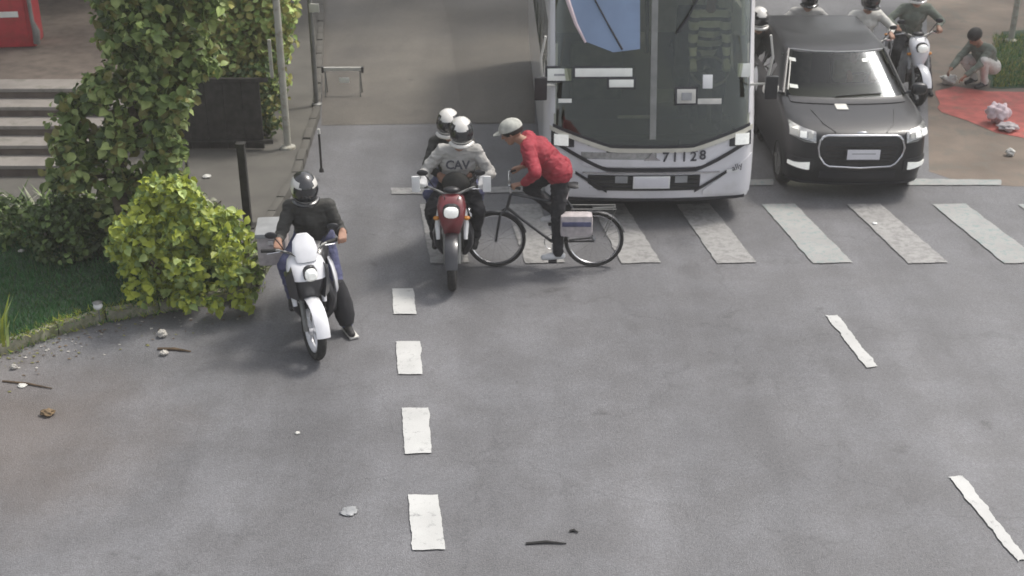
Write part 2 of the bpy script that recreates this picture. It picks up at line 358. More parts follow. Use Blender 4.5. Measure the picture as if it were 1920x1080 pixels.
mark('lane_dash', [(1776, 896), (1804, 895), (1926, 1052), (1908, 1056)], 'paint', .02)
mark('stop_line', [(733, 354), (900, 353), (1040, 350), (1040, 360), (900, 364), (734, 366)], 'zebra2')
mark('stop_line', [(1040, 342), (1450, 338), (1450, 349), (1040, 353)], 'zebra')
mark('stop_line', [(1700, 337), (1876, 339), (1876, 349), (1700, 349)], 'zebra')
for k in range(-4, 4):
    o_ = 1428+160*k; b_ = 1524+179.5*k
    mark('zebra_stripe', [(o_, 385), (o_+62, 384), (b_+74, 494), (b_, 496)], 'zebra2' if k in (-4, -3, -2, -1, 1) else 'zebra', .012)
# left sidewalk and kerb
kz = .10
side_poly = [p for p in edge[7:]]+[edge[-1]+dirv*70, V((-60, 80, 0)), V((-60, OY(9.0), 0)), G(100, 420), G(330, 480)]
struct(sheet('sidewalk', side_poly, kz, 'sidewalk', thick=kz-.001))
lawn_poly = [p+V((0, .10, 0)) for p in edge[:8]]+[G(490, 500), G(330, 478), G(100, 405), G(-120, 385), G(-500, 385)]
lawn = struct(sheet('lawn_bed', lawn_poly, .09, 'lawnbase', thick=.085))
kerb = struct(MB().tube([edge[0]+V((0, .05, .02)), edge[0]+V((.2, .03, .02))], .03, 'kerb').build('kerb'))
L_ = 0
pts = edge
for i in range(len(pts)-1):
    a, b = pts[i], pts[i+1]; n = max(1, round((b-a).length/.42))
    for k in range(n):
        p = a.lerp(b, k/n); q = a.lerp(b, (k+1)/n); d = (q-p); t = d.normalized(); c = (p+q)/2
        if c.x < -9 or c.y > 34: continue
        ang = math.atan2(t.y, t.x)+random.uniform(-.03, .03); hgt = .125+random.uniform(-.012, .012)
        low = i < 7
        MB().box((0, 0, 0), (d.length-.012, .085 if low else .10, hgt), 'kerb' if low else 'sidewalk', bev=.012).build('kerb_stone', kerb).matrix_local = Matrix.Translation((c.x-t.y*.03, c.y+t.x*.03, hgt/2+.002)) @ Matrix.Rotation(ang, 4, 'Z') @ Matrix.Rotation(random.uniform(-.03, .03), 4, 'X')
# right verge, red paving
struct(sheet('verge', [G(1742, 322), G(1800, 342), G(1900, 350), V((40, G(1900, 350).y, 0)), V((40, 60, 0)), G(1738, -60)+V((0, 60, 0)), G(1738, -60), G(1738, 100)], .006, 'verge'))
rp = [(1752, 172), (1790, 163), (1850, 172), (2100, 176), (2100, 280), (1920, 262), (1868, 250), (1815, 228), (1765, 212)]
struct(sheet('red_pavement', wob([G(*p) for p in rp], .03, .2), .012, 'redpave'))
struct(sheet('grass_patch', wob([G(*p) for p in [(1850, 165), (1880, 60), (2050, 40), (2100, 168)]], .06, .2), .010, 'lawnbase'))

# ------------------------------------------------------------------ vegetation
def leaf_mesh(name, m, l=.12, w_=.09, fold=.02):
    mb = MB(); mb.add([(0, 0, 0), (w_*.42, l*.3, fold), (w_*.45, l*.62, fold*.8), (0, l, -fold), (-w_*.45, l*.62, fold*.8), (-w_*.42, l*.3, fold), (0, l*.5, 0)],
        [[0, 1, 6], [1, 2, 6], [2, 3, 6], [3, 4, 6], [4, 5, 6], [5, 0, 6]], m)
    o = mb.build(name); me = o.data; bpy.data.objects.remove(o); return me
def rnd_rot(out, spread=.7):
    d = (V(out)+V((random.gauss(0, spread), random.gauss(0, spread), random.gauss(0, spread)))).normalized()   # leaf normal
    q = d.to_track_quat('Z', 'Y').to_matrix(); return q @ Matrix.Rotation(random.uniform(0, 2*pi), 3, 'Z')
def leaf_cloud(parent, items, big_n, mats, l=(.08, .14), name='foliage', lname='leaf'):
    """items: list of (pos, outward). Front-most big_n become leaf parts."""
    items = sorted(items, key=lambda it: (it[0]-V((0, 0, H))).length+random.uniform(-.15, .15))
    meshes = [leaf_mesh('leaf', m) for m in mats]
    for p, o_ in items[:big_n]:
        me = random.choice(meshes); o = bpy.data.objects.new(lname, me); COL.objects.link(o); o.parent = parent
        s = random.uniform(*l)/.12; o.matrix_local = Matrix.Translation(p-parent.location) @ (rnd_rot(o_, .45).to_4x4()) @ Matrix.Scale(s, 4)
    mb = MB()
    base = [v.co.copy() for v in meshes[0].vertices]; fcs = [list(f.vertices) for f in meshes[0].polygons]
    for p, o_ in items[big_n:]:
        R = rnd_rot(o_, .7); s = random.uniform(*l)/.12
        mb.add([R @ (b*s)+p-parent.location for b in base], fcs, random.choice(mats))
    o = mb.build(name, parent, angle=180); o['kind'] = 'stuff'; return o
def interp(tab, y):
    for (y0, a0, b0), (y1, a1, b1) in zip(tab, tab[1:]):
        if y0 <= y <= y1:
            t = (y-y0)/(y1-y0); return a0+(a1-a0)*t, b0+(b1-b0)*t
    return None
def crown_items(tab, n, Y0, Y1, ncl, rad, ymin, ymax, tight=.5):
    cl = []
    while len(cl) < ncl:
        py = random.uniform(ymin, ymax); ab = interp(tab, py)
        if not ab: continue
        px = random.uniform(ab[0]+12, max(ab[0]+13, ab[1]-12)); cl.append((AY(px, py, random.uniform(Y0, Y1)), random.uniform(.6, 1.2)*rad))
    out = []
    ctr = sum((c for c, _ in cl), V())/len(cl)
    while len(out) < n:
        c, r = random.choice(cl); d = V((random.gauss(0, 1), random.gauss(0, 1), random.gauss(0, 1))).normalized()
        p = c+d*r*random.uniform(.6, 1.05)
        if p.z < .1: continue
        out.append((p, (d*.8+V((.15, -.45, .75))).normalized()))
    return out
T1 = [(-140, 175, 440), (0, 180, 425), (60, 190, 425), (120, 180, 405), (150, 145, 375), (220, 110, 350), (300, 90, 335), (380, 80, 350), (470, 90, 420), (540, 210, 440)]
tree = thing('leafy_tree', 'tall leafy climber-covered tree rising out of the bushes at the left kerb', 'tree', AY(260, 520, 8.7).xy.to_3d()+V((0, 0, .09)))
trk = MB(); o0 = tree.location
trk.tube([V((0, 0, -.05)), V((-.1, .05, .7)), AY(225, 280, 9.0)-o0, AY(280, 120, 9.1)-o0, AY(300, -80, 9.3)-o0], [.09, .08, .065, .05, .03], 'bark', 10)
trk.build('trunk', tree)
mb = MB()
for q in [((200, 300), (140, 220)), ((270, 150), (380, 90)), ((285, 100), (230, 10)), ((230, 250), (320, 200)), ((210, 330), (130, 350))]:
    mb.tube([AY(*q[0], 9.0)-o0, AY((q[0][0]+q[1][0])/2, (q[0][1]+q[1][1])/2-8, 8.95)-o0, AY(*q[1], 8.9)-o0], [.03, .02, .01], 'bark', 6)
lb = mb.build('limb', tree); lb['kind'] = 'stuff'
leaf_cloud(tree, crown_items(T1, 11000, 8.55, 9.4, 240, .16, -130, 500), 290, ['leaf_a', 'leaf_b', 'leaf_b', 'leaf_c', 'leaf_o', 'leaf_a'], (.05, .15))
T2 = [(335, 250, 330), (372, 235, 385), (400, 215, 430), (450, 205, 470), (500, 215, 500), (545, 240, 500), (580, 290, 460)]
bush = thing('yellow_bush', 'bright yellow green broad leaved bush at the foot of the leafy tree', 'bush', AY(340, 560, 8.1).xy.to_3d()+V((0, 0, .09)))
mb = MB(); o0 = bush.location
for k in range(9):
    a = random.uniform(0, 2*pi); mb.tube([V((cos(a)*.08, sin(a)*.08, 0)), V((cos(a)*.25, sin(a)*.2, .35)), V((cos(a)*.4, sin(a)*.3, .6))], [.014, .01, .005], 'bark', 5)
x_ = mb.build('stem', bush); x_['kind'] = 'stuff'
leaf_cloud(bush, crown_items(T2, 5200, 7.7, 8.6, 120, .12, 345, 572), 290, ['leaf_y', 'leaf_b', 'leaf_y', 'leaf_a', 'leaf_y'], (.04, .12))
T3 = [(440, 440, 500), (480, 430, 510), (530, 440, 500), (552, 450, 490)]
bush2 = thing('grey_leaf_shrub', 'small grey green shrub beside the dark motorcycle rider, right of the yellow bush', 'shrub', AY(465, 545, 8.25).xy.to_3d()+V((0, 0, .09)))
mb = MB()
for k in range(5):
    a = random.uniform(0, 2*pi); mb.tube([V((0, 0, 0)), V((cos(a)*.1, sin(a)*.1, .25)), V((cos(a)*.16, sin(a)*.14, .45))], [.01, .007, .004], 'bark', 5)
x_ = mb.build('stem', bush2); x_['kind'] = 'stuff'
leaf_cloud(bush2, crown_items(T3, 520, 8.1, 8.5, 16, .11, 450, 545), 90, ['leaf_b', 'leaf_w', 'leaf_a'], (.06, .11))
T5 = [(365, 330, 372), (385, 345, 400), (410, 380, 430), (430, 400, 440)]
bush4 = thing('pale_top_shrub', 'pale silvery leaves in a thin shrub along the back of the yellow bush', 'shrub', AY(385, 520, 8.9).xy.to_3d()+V((0, 0, .09)))
mb = MB()
for k in range(4): mb.tube([V((0, 0, 0)), V((random.uniform(-.15, .15), 0, .3)), V((random.uniform(-.3, .3), 0, .6))], [.01, .007, .004], 'bark', 5)
x_ = mb.build('stem', bush4); x_['kind'] = 'stuff'
leaf_cloud(bush4, crown_items(T5, 300, 8.7, 8.95, 16, .09, 372, 425), 80, ['leaf_w', 'leaf_w', 'leaf_b'], (.06, .10))
# low dark shrub at the back of the lawn with blade leaves
def blade_clump(name, label, c, n, hgt, rad, mats, cat='plant', spread=.5):
    t = thing(name, label, cat, c)
    for k in range(n):
        a = random.uniform(0, 2*pi); r = random.uniform(0, rad); b = V((cos(a)*r, sin(a)*r, 0)); d = V((cos(a), sin(a), 0)); h = hgt*random.uniform(.6, 1.1)
        sd_ = V((-d.y, d.x, 0))*.014; s_ = spread*h
        mb = MB(); mb.add([b-sd_, b+sd_, b+d*s_*.3+V((0, 0, h*.6))+sd_*1.2, b+d*s_*.3+V((0, 0, h*.6))-sd_*1.2, b+d*s_+V((0, 0, h))], [[0, 1, 2, 3], [3, 2, 4]], random.choice(mats)); mb.build('blade', t)
    return t
for i, (px, py, lab) in enumerate([(20, 425, 'spiky dark green plant at the photo left edge behind the lawn'), (75, 418, 'spiky dark green plant second from the photo left edge behind the lawn'), (125, 425, 'spiky dark green plant nearest the tree behind the lawn')]):
    blade_clump('spiky_plant', lab, G(px, py, .09), 22, .42, .16, ['leaf_c', 'leaf_a', 'leaf_w'], spread=.8)
blade_clump('bright_plant', 'bright green upright plant cut by the photo left edge beside the kerb', G(2, 645, .09), 20, .48, .12, ['leaf_y', 'leaf_a', 'leaf_b'], spread=.35)
# dark under-shrub filling lawn back
T4 = [(350, -60, 130), (400, -60, 210), (450, -60, 240), (520, 0, 250)]
bush3 = thing('dark_ground_shrub', 'low dark green shrub spreading under the leafy tree at the back of the lawn', 'shrub', AY(90, 470, 8.9).xy.to_3d()+V((0, 0, .09)))
MB().tube([V((0, 0, 0)), V((0, 0, .3))], .015, 'bark', 5).build('stem', bush3)
leaf_cloud(bush3, crown_items(T4, 2200, 8.6, 9.3, 50, .16, 385, 470), 120, ['leaf_c', 'leaf_c', 'leaf_a'], (.05, .09))
# grass blades
from mathutils.geometry import intersect_point_quad_2d
def inside(p, poly):
    c = False; n = len(poly); j = n-1
    for i in range(n):
        a, b = poly[i], poly[j]
        if (a.y > p.y) != (b.y > p.y) and p.x < (b.x-a.x)*(p.y-a.y)/(b.y-a.y)+a.x: c = not c
        j = i
    return c
mb = MB(); cnt = 0
while cnt < 26000:
    p = V((random.uniform(-6.6, -2.0), random.uniform(OY(6.0), OY(10.2)), .09))
    if not inside(p, lawn_poly): continue
    d = V((random.gauss(0, .02), random.gauss(0, .02), random.uniform(.025, .075)*(1+.6*noise.noise(p*1.5)))); a = random.uniform(0, pi); s_ = V((cos(a), sin(a), 0))*.006
    mb.add([p-s_, p+s_, p+d], [[0, 1, 2]], 'leaf_g' if random.random() < .86 else 'leaf_c'); cnt += 1
g = mb.build('grass', angle=180); g['kind'] = 'stuff'; g['label'] = 'short dark green grass on the lawn bed'; g['category'] = 'grass'
mb = MB(); q0, q1 = G(1870, 160), G(2060, 60)
for k in range(7000):
    p = G(random.uniform(1862, 2060), random.uniform(66, 163), .01); a = random.uniform(0, pi); s_ = V((cos(a), sin(a), 0))*.008
    mb.add([p-s_, p+s_, p+V((random.gauss(0, .03), random.gauss(0, .03), random.uniform(.03, .10)))], [[0, 1, 2]], random.choice(['leaf_c', 'leaf_g', 'leaf_o']))
g = mb.build('verge_grass', angle=180); g['kind'] = 'stuff'; g['label'] = 'rough dark grass beyond the red pavement'; g['category'] = 'grass'
# overgrown fringe on the kerb
mb = MB()
for k in range(2600):
    t = random.random()*(len(edge[1:8])-1); i = int(t); p = edge[1:8][i].lerp(edge[1:8][i+1], t-i)
    q = p+V((random.gauss(0, .05), random.uniform(-.05, .16), random.choice([.01, .11]))); d = V((random.gauss(0, .03), random.gauss(-.03, .03), random.uniform(.02, .08))); a = random.uniform(0, pi); s_ = V((cos(a), sin(a), 0))*.008
    mb.add([q-s_, q+s_, q+d], [[0, 1, 2]], random.choice(['leaf_a', 'leaf_g', 'leaf_o', 'leaf_y']))
g = mb.build('kerb_weeds', angle=180); g['kind'] = 'stuff'; g['label'] = 'thin weeds growing over the kerb stones'; g['category'] = 'weeds'
# olive tree behind the dark railing
T6 = [(-140, 385, 545), (0, 395, 540), (90, 395, 530), (150, 370, 528), (210, 345, 522), (250, 340, 500), (270, 345, 480)]
otree = thing('olive_tree', 'dense olive green tree behind the dark railing and the tall poles', 'tree', AY(440, 300, 12.6).xy.to_3d()+V((0, 0, .1)))
o0 = otree.location
MB().tube([V((0, 0, 0)), V((.05, 0, .8)), AY(450, 60, 12.6)-o0], [.12, .1, .05], 'bark', 9).build('trunk', otree)
leaf_cloud(otree, crown_items(T6, 13000, 12.0, 12.7, 200, .24, -130, 180), 60, ['leaf_o', 'leaf_o', 'leaf_b', 'leaf_a'], (.07, .13))

T7 = [(135, 345, 530), (200, 340, 520), (300, 345, 500)]
hdg = thing('dark_hedge', 'dark green hedge standing behind the dark panel fence', 'hedge', AY(430, 285, 11.9).xy.to_3d()+V((0, 0, .1)))
MB().tube([(0, 0, 0), (0, 0, .7)], .03, 'bark', 6).build('stem', hdg)
leaf_cloud(hdg, crown_items(T7, 5000, 11.8, 12.3, 90, .2, 135, 275), 40, ['leaf_c', 'leaf_c', 'leaf_o'], (.05, .09))
# unseen broad street trees added so their crowns shade the far half
def shade_tree(label, x, y, h, r_, n, seed):
    random.seed(seed); t = thing('unseen_shade_tree', label, 'tree', (x, y, 0), 0, 'unseen street trees added for shade beyond the junction')
    mb = MB().tube([(0, 0, 0), (.1, 0, h*.35), (0, -.2, h*.6)], [.28, .22, .16], 'bark', 12); mb.build('trunk', t)
    items = []; lb = MB()
    for k in range(26):
        a = random.uniform(0, 2*pi); q = r_*sqrt(random.random()); c = V((cos(a)*q, sin(a)*q, h*(.78+random.uniform(-.05, .22))))
        lb.tube([(0, -.2, h*.55), c*.6+V((0, 0, h*.28)), c], [.09, .05, .02], 'bark', 6)
        for i in range(n//26):
            d = V((random.gauss(0, 1), random.gauss(0, 1), random.gauss(0, .6))).normalized(); items.append((c+d*random.uniform(.5, 1.25), d))
    lb.build('limb', t)['kind'] = 'stuff'
    mb = MB(); base = [(0, 0, 0), (.5, .35, .1), (0, 1, 0), (-.5, .35, .1)]
    for p, d in items:
        R = rnd_rot(d, .8); sz = random.uniform(.16, .30); mb.add([R @ (V(b)*sz)+p for b in base], [[0, 1, 2, 3]], random.choice(['leaf_a', 'leaf_c', 'leaf_o']))
    f = mb.build('crown', t, angle=180); f['kind'] = 'stuff'
for i, (x, y, h, r_, lab) in enumerate([(-8.2, 20.5, 6.2, 4.4, 'unseen broad street tree added for shade on the left sidewalk beyond the olive tree'), (-2.2, 29.0, 7.5, 5.2, 'unseen broad street tree added for shade at the far left side of the street'), (5.4, 29.5, 7.6, 5.4, 'unseen broad street tree added for shade beyond the bus and the waiting riders'), (13.5, 22.5, 6.8, 4.8, 'unseen broad street tree added for shade at the far right beyond the verge')]):
    shade_tree(lab, x, y, h, r_, 9000, 40+i)
random.seed(11)

# ------------------------------------------------------------------ left background: staircase, cabinet, building, railing, poles
st = thing('staircase', 'worn concrete staircase at the upper left photo edge behind the tree', 'stairs', (G(60, 345).x-.35, G(60, 345).y, .0))
for k in range(5):
    zt = .10+.135*(k+1); y0 = k*.36
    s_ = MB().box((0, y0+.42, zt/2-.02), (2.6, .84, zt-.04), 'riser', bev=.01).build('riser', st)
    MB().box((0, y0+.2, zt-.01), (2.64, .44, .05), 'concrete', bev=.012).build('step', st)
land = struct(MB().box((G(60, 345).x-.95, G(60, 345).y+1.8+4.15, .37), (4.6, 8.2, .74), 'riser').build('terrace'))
bld = thing('building', 'grey plaster building wall behind the staircase and the tree', 'building', (-8.4, OY(17.2), 0))
MB().box((0, 0, 2.2), (8.0, .3, 4.4), 'wallgrey').build('wall', bld)
for k in range(9): MB().box((-3.6+k*.9, -.165, 2.2), (.05, .03, 4.3), 'grey').build('batten', bld)
MB().box((0, -.17, .95), (8.0, .04, .12), 'concrete').build('skirting', bld)
cab = thing('cabinet', 'red painted cabinet with a white label at the top of the staircase', 'cabinet', (AY(0, 60, 13.6).x, OY(13.6), .74), .12)
zb = .0
MB().box((0, .3, .75), (.95, .6, 1.5), 'cabred', bev=.05).build('cabinet_body', cab)
MB().box((-.02, -.012, .80), (.84, .03, 1.30), 'cabred', bev=.012).build('door', cab)
MB().box((.17, -.035, .50), (.27, .014, .085), 'signw', bev=.004).build('label_plate', cab)
MB().tube([(.50, -.02, .06), (.52, -.03, .25), (.485, -.03, .4), (.485, -.03, 1.45)], [.05, .055, .03, .03], 'grey', 8).build('corner_trim', cab)
MB().box((0, .3, 1.53), (1.02, .68, .06), 'grey', bev=.02).build('cabinet_top', cab)
MB().tube([(-.36, -.05, .7), (-.36, -.06, .95)], .014, 'chrome', 6).build('handle', cab)

def post(name, label, base, top_z, r, m, cat='pole', cap=None, r2=None):
    t = thing(name, label, cat, base)
    MB().tube([(0, 0, 0), (0, 0, top_z*.5), (0, 0, top_z)], [r, (r+(r2 or r))/2, r2 or r], m, 14).build('shaft', t)
    MB().tube([(0, 0, 0), (0, 0, .03), (0, 0, .05)], [r*2.2, r*2.1, r*1.1], m, 14).build('base_collar', t)
    if cap: MB().tube([(0, 0, top_z), (0, 0, top_z+.06)], [r*1.4, r*1.2], cap, 12).build('cap', t)
    return t
pA = post('lamp_post', 'pale round pole nearer the leafy tree, left of two tall poles', G(540, 278, kz), 4.6, .047, 'pole', r2=.042)
MB().tube([(0, 0, 4.5), (.3, -.1, 4.62), (.9, -.3, 4.66)], .03, 'pole', 8).build('arm', pA)
MB().box((1.1, -.36, 4.66), (.5, .2, .09), 'grey', bev=.03, rot=Matrix.Rotation(-.3, 3, 'Z')).build('lamp_head', pA)
MB().box((-.13, 0, 1.2), (.04, .05, .5), 'pole', bev=.006).build('bracket', pA)
pB = post('sign_post', 'slimmer grey pole beside the street, right of two tall poles', G(594, 198, kz), 3.6, .036, 'grey')
MB().box((.06, -.03, 1.42), (.14, .02, .12), 'offwhite', bev=.003).build('bracket_plate', pB)
MB().box((.18, -.04, 3.2), (.5, .02, .6), 'signw', bev=.02).build('sign_panel', pB)
post('thin_post', 'thin dark post with a pale cap beside the street kerb, under the slim pole', G(603, 322, .1), .5, .014, 'darkmetal', 'post', cap='offwhite')
post('right_pole', 'pale pole at the upper right photo edge beyond the red pavement', G(1895, 78), 3.6, .05, 'pole')
bo_ = thing('square_post', 'thick square dark metal post on the sidewalk between the bush and the rider', 'post', G(466, 425, kz))
MB().box((0, 0, .49), (.085, .085, .98), 'darkmetal', bev=.008).build('shaft', bo_)
MB().box((0, 0, .99), (.10, .10, .02), 'darkmetal', bev=.006).build('cap', bo_)
MB().box((0, 0, .012), (.16, .16, .02), 'darkmetal', bev=.006).build('base_plate', bo_)
post('thin_dark_post', 'tall thin dark post at the right edge of the leafy tree', G(356, 362, kz), 1.7, .016, 'darkmetal', 'post')
fw = thing('dark_fence', 'dark panel fence in shade under the olive tree', 'fence', (AY(400, 285, 11.5).x, OY(11.5), kz))
for k in range(6):
    MB().box((-.62+k*.236, 0, .48), (.233, .03+.006*(k%2), .92), 'darkmetal', bev=.006).build('panel', fw)
MB().box((0, -.03, .95), (1.6, .06, .05), 'darkmetal', bev=.006).build('top_rail', fw)
MB().box((0, -.03, .12), (1.6, .04, .05), 'darkmetal', bev=.006).build('bottom_rail', fw)
# white barrier near the pole
ba = thing('road_barrier', 'low white barrier bar with dark ends standing beside the slim pole', 'barrier', G(645, 178))
MB().box((0, 0, .40), (.56, .035, .055), 'offwhite', bev=.008).build('bar', ba)
for s in (-1, 1):
    MB().box((s*.295, 0, .39), (.035, .05, .09), 'black', bev=.006).build('end_cap', ba)
    MB().tube([(s*.26, -.12, .0), (s*.26, 0, .37), (s*.26, .12, .0)], .01, 'grey', 6).build('leg', ba)
MB().box((.02, -.03, .235), (.15, .012, .075), 'signw', bev=.003).build('sign_plate', ba)
# garden lamp
gl = thing('garden_lamp', 'small white globe garden lamp on a thin stem in the lawn', 'lamp', G(188, 602, .09))
MB().tube([(0, 0, 0), (0, 0, .13)], .008, 'grey', 6).build('stem', gl)
MB().ell((0, 0, .165), (.045, .045, .04), 'white').build('globe', gl)
MB().tube([(0, 0, .20), (0, 0, .215)], [.05, .02], 'grey', 10).build('cap', gl)

# ------------------------------------------------------------------ people
def cap_mesh(a, b, r1, r2, n=12):
    mb = MB(); a = V(a); b = V(b); d = (b-a).normalized() if (b-a).length > 1e-6 else V((0, 0, 1)); pts_ = []; rs = []
    for k in range(4): t = k/3*pi/2; pts_.append(a-d*r1*cos(t)); rs.append(max(.001, r1*sin(t)))
    for k in range(4): t = k/3*pi/2; pts_.append(b+d*r2*sin(t)); rs.append(max(.001, r2*cos(t)))
    mb.tube(pts_, rs, 'skin', n); return mb.v, mb.f
def ik(a, b, l1, l2, pole):
    a = V(a); b = V(b); d = b-a; L = min(d.length, (l1+l2)*.999); dn = d.normalized(); x = (l1*l1-l2*l2+L*L)/(2*L); h = sqrt(max(0, l1*l1-x*x))
    pl = V(pole); pl = (pl-dn*pl.dot(dn)).normalized(); return a+dn*x+pl*h
def person(label, loc, rz, pelvis, neck, head, face, hands, feet, cols, bars, elbow=(0, .3, -1), knee=(0, -1, .6), scale=1., toe=(0, -1, -.1), wrinkle=.007, vox=.0085, sleeve=True, category='person', glove=None, bulk=1.1, eo=.8):
    """local frame: +X the picture's right, -Y forward. hands/feet: (left-of-picture, right-of-picture) targets."""
    t = thing('person', label, category, loc, rz)
    pelvis, neck, head = V(pelvis), V(neck), V(head); face = V(face).normalized()
    up = (neck-pelvis).normalized(); prim = []      # (region, a, b, ra, rb)
    side = V((1, 0, 0)); fw_ = up.cross(side).normalized()*-1
    if fw_.y > 0: fw_ = -fw_
    tl = (neck-pelvis).length
    P_ = lambda reg, a, b, ra, rb: prim.append((reg, V(a), V(b), ra*(bulk if reg == 'top' else 1.06 if reg == 'leg' else 1), rb*(bulk if reg == 'top' else 1.08 if reg == 'leg' else 1)))
    P_('leg', pelvis-side*.075, pelvis+side*.075, .115, .115)
    w1 = pelvis+up*tl*.3; P_('top', w1-side*.055, w1+side*.055, .105, .105)
    P_('top', pelvis+up*.05, w1, .125, .12)
    if bulk > 1.15: P_('top', pelvis-side*.07, pelvis+side*.07, .115, .115)
    w2 = pelvis+up*tl*.62; P_('top', w2-side*.075-fw_*.01, w2+side*.075-fw_*.01, .115, .115)
    w3 = pelvis+up*tl*.86; P_('top', w3-side*.12, w3+side*.12, .075, .075)
    P_('top', w1, w2, .12, .13); P_('top', w2-side*.06, w3-side*.07, .10, .075); P_('top', w2+side*.06, w3+side*.07, .10, .075)
    P_('skin', neck-up*.05, head-face*.02-V((0, 0, .03)), .058, .05)
    # head
    hu = (V((0, 0, 1))-face*face.z).normalized(); hs = hu.cross(face).normalized()
    P_('skin', head-face*.025+hu*.035, head+face*.02+hu*.03, .088, .082)
    P_('skin', head+face*.03-hu*.04, head+face*.045-hu*.075, .06, .04)
    P_('skin', head+face*.095+hu*.02, head+face*.112-hu*.018, .009, .015)    # nose
    P_('skin', head+face*.085+hu*.038-hs*.03, head+face*.085+hu*.038+hs*.03, .014, .014)  # brow
    for s in (-1, 1): P_('skin', head+hs*s*.087+hu*.02, head+hs*s*.089-hu*.015, .014, .011)
    P_('skin', head+face*.088-hu*.045-hs*.018, head+face*.088-hu*.045+hs*.018, .009, .009)
    for i, s in enumerate((-1, 1)):
        sh = w3+side*s*.175+up*.015; hd = V(hands[i]); wr = hd
        bar = bars[i]
        if bar is not None:
            ax, f2, u2 = V(bar[0]).normalized(), V(bar[1]).normalized(), V(bar[2]).normalized(); wr = hd-f2*.085+u2*.035
        el = ik(sh, wr, .29, .25, (s*eo+elbow[0], elbow[1], elbow[2]))
        P_('top', w3+side*s*.09, sh, .075, .066); P_('top', sh, el, .06, .047)
        P_('top' if sleeve else 'skin', el, wr.lerp(el, .1), .046, .034); P_('glove', wr.lerp(el, .1), wr, .031, .029)
        if bar is None:
            d_ = (wr-el).normalized(); ax = d_.orthogonal().normalized(); f2 = d_; u2 = ax.cross(d_)
            G0 = wr+d_*.085
            for k in range(4):
                o_ = (k-1.5)*.021; kn = G0+ax*o_; ln = (.038, .043, .041, .032)[k]
                P_('glove', wr+ax*o_*.6, kn, .014, .0125); m1 = kn+(d_*.9-u2*.3).normalized()*ln; P_('glove', kn, m1, .0105, .0095); P_('glove', m1, m1+(d_*.5-u2*.8).normalized()*ln*.8, .0095, .008)
            P_('glove', wr+ax*.02, wr+ax*.05+d_*.05-u2*.015, .013, .0105); P_('glove', wr+ax*.05+d_*.05-u2*.015, wr+ax*.048+d_*.085-u2*.03, .0105, .009)
        else:
            for k in range(4):
                o_ = (k-1.5)*.022; kn = hd+ax*o_+u2*.028-f2*.018; ln = (1., 1.1, 1.05, .85)[k]
                P_('glove', wr+ax*o_*.6, kn, .015, .0125); m1 = hd+ax*o_+u2*.022+f2*.026*ln; m2 = hd+ax*o_-u2*.018*ln+f2*.024
                P_('glove', kn, m1, .0115, .0105); P_('glove', m1, m2, .0105, .009)
            inn = -s
            P_('glove', wr+ax*inn*.02*(1 if ax.x > 0 else -1), hd+ax*inn*.045*(1 if ax.x > 0 else -1)-f2*.028-u2*.01, .014, .011)
            P_('glove', hd+ax*inn*.045*(1 if ax.x > 0 else -1)-f2*.028-u2*.01, hd+ax*inn*.04*(1 if ax.x > 0 else -1)-u2*.028+f2*.008, .011, .009)
        hp = pelvis+side*s*.095-up*.02; an = V(feet[i]); kp = knee[i] if isinstance(knee[0], (tuple, list)) else (s*.35+knee[0], knee[1], knee[2])
        kn = ik(hp, an, .43*scale, .42*scale, kp)
        P_('leg', hp, kn, .092, .062); P_('leg', kn, an.lerp(kn, .12), .062, .047); P_('leg', an.lerp(kn, .2), an+V((0, 0, .0)), .05, .05)
        tv = V(toe[i] if isinstance(toe[0], (tuple, list)) else toe).normalized()
        P_('shoe', an-tv*.04-V((0, 0, .045)), an+tv*.06-V((0, 0, .04)), .038, .04); P_('shoe', an+tv*.06-V((0, 0, .04)), an+tv*.155-V((0, 0, .045)), .042, .034); P_('shoe', an, an-V((0, 0, .035)), .042, .042)
    vs_, fs = [], []
    for reg, a, b, ra, rb in prim:
        v_, f_ = cap_mesh(a, b, ra, rb); o_ = len(vs_); vs_ += v_; fs += [[o_+k for k in f] for f in f_]
    me = bpy.data.meshes.new('tmp'); me.from_pydata(vs_, [], fs); ob = bpy.data.objects.new('tmp', me); COL.objects.link(ob)
    r = ob.modifiers.new('r', 'REMESH'); r.mode = 'VOXEL'; r.voxel_size = vox; r.use_smooth_shade = True
    sm = ob.modifiers.new('s', 'SMOOTH'); sm.factor = .5; sm.iterations = 4
    dg = bpy.context.evaluated_depsgraph_get(); dg.update(); nm = bpy.data.meshes.new_from_object(ob.evaluated_get(dg)); bpy.data.objects.remove(ob)
    nm.name = 'body'; regs = ['top', 'leg', 'skin', 'shoe', 'glove']; nm.materials.clear()
    for k in regs: nm.materials.append(M[cols[k]])
    import numpy as np
    nf = len(nm.polygons); C = np.empty(nf*3); nm.polygons.foreach_get('center', C); C = C.reshape(-1, 3)
    best = np.full(nf, 1e9); idx = np.zeros(nf, dtype=np.int32)
    for reg, a, b, ra, rb in prim:
        A = np.array(a); B = np.array(b); ab = B-A; l2 = max(1e-9, ab@ab); tt = np.clip(((C-A)@ab)/l2, 0, 1); dd = np.linalg.norm(C-(A+tt[:, None]*ab), axis=1)-(ra+(rb-ra)*tt)
        msk = dd < best; best[msk] = dd[msk]; idx[msk] = regs.index(reg)
    nm.polygons.foreach_set('material_index', idx)
    cloth = set()
    for p, k in zip(nm.polygons, idx):
        if k in (0, 1): cloth.update(p.vertices)
    nrm = [v.normal.copy() for v in nm.vertices]; off = V((random.random()*50, 0, 0))
    for i in cloth:
        v = nm.vertices[i]; v.co += nrm[i]*(noise.fractal(V((v.co.x*9, v.co.y*9, v.co.z*16))+off, 1., 2., 3)*wrinkle+(1-abs(noise.noise(V((v.co.x*11, v.co.y*11, v.co.z*26))+off))*3)*wrinkle*.45+.004)
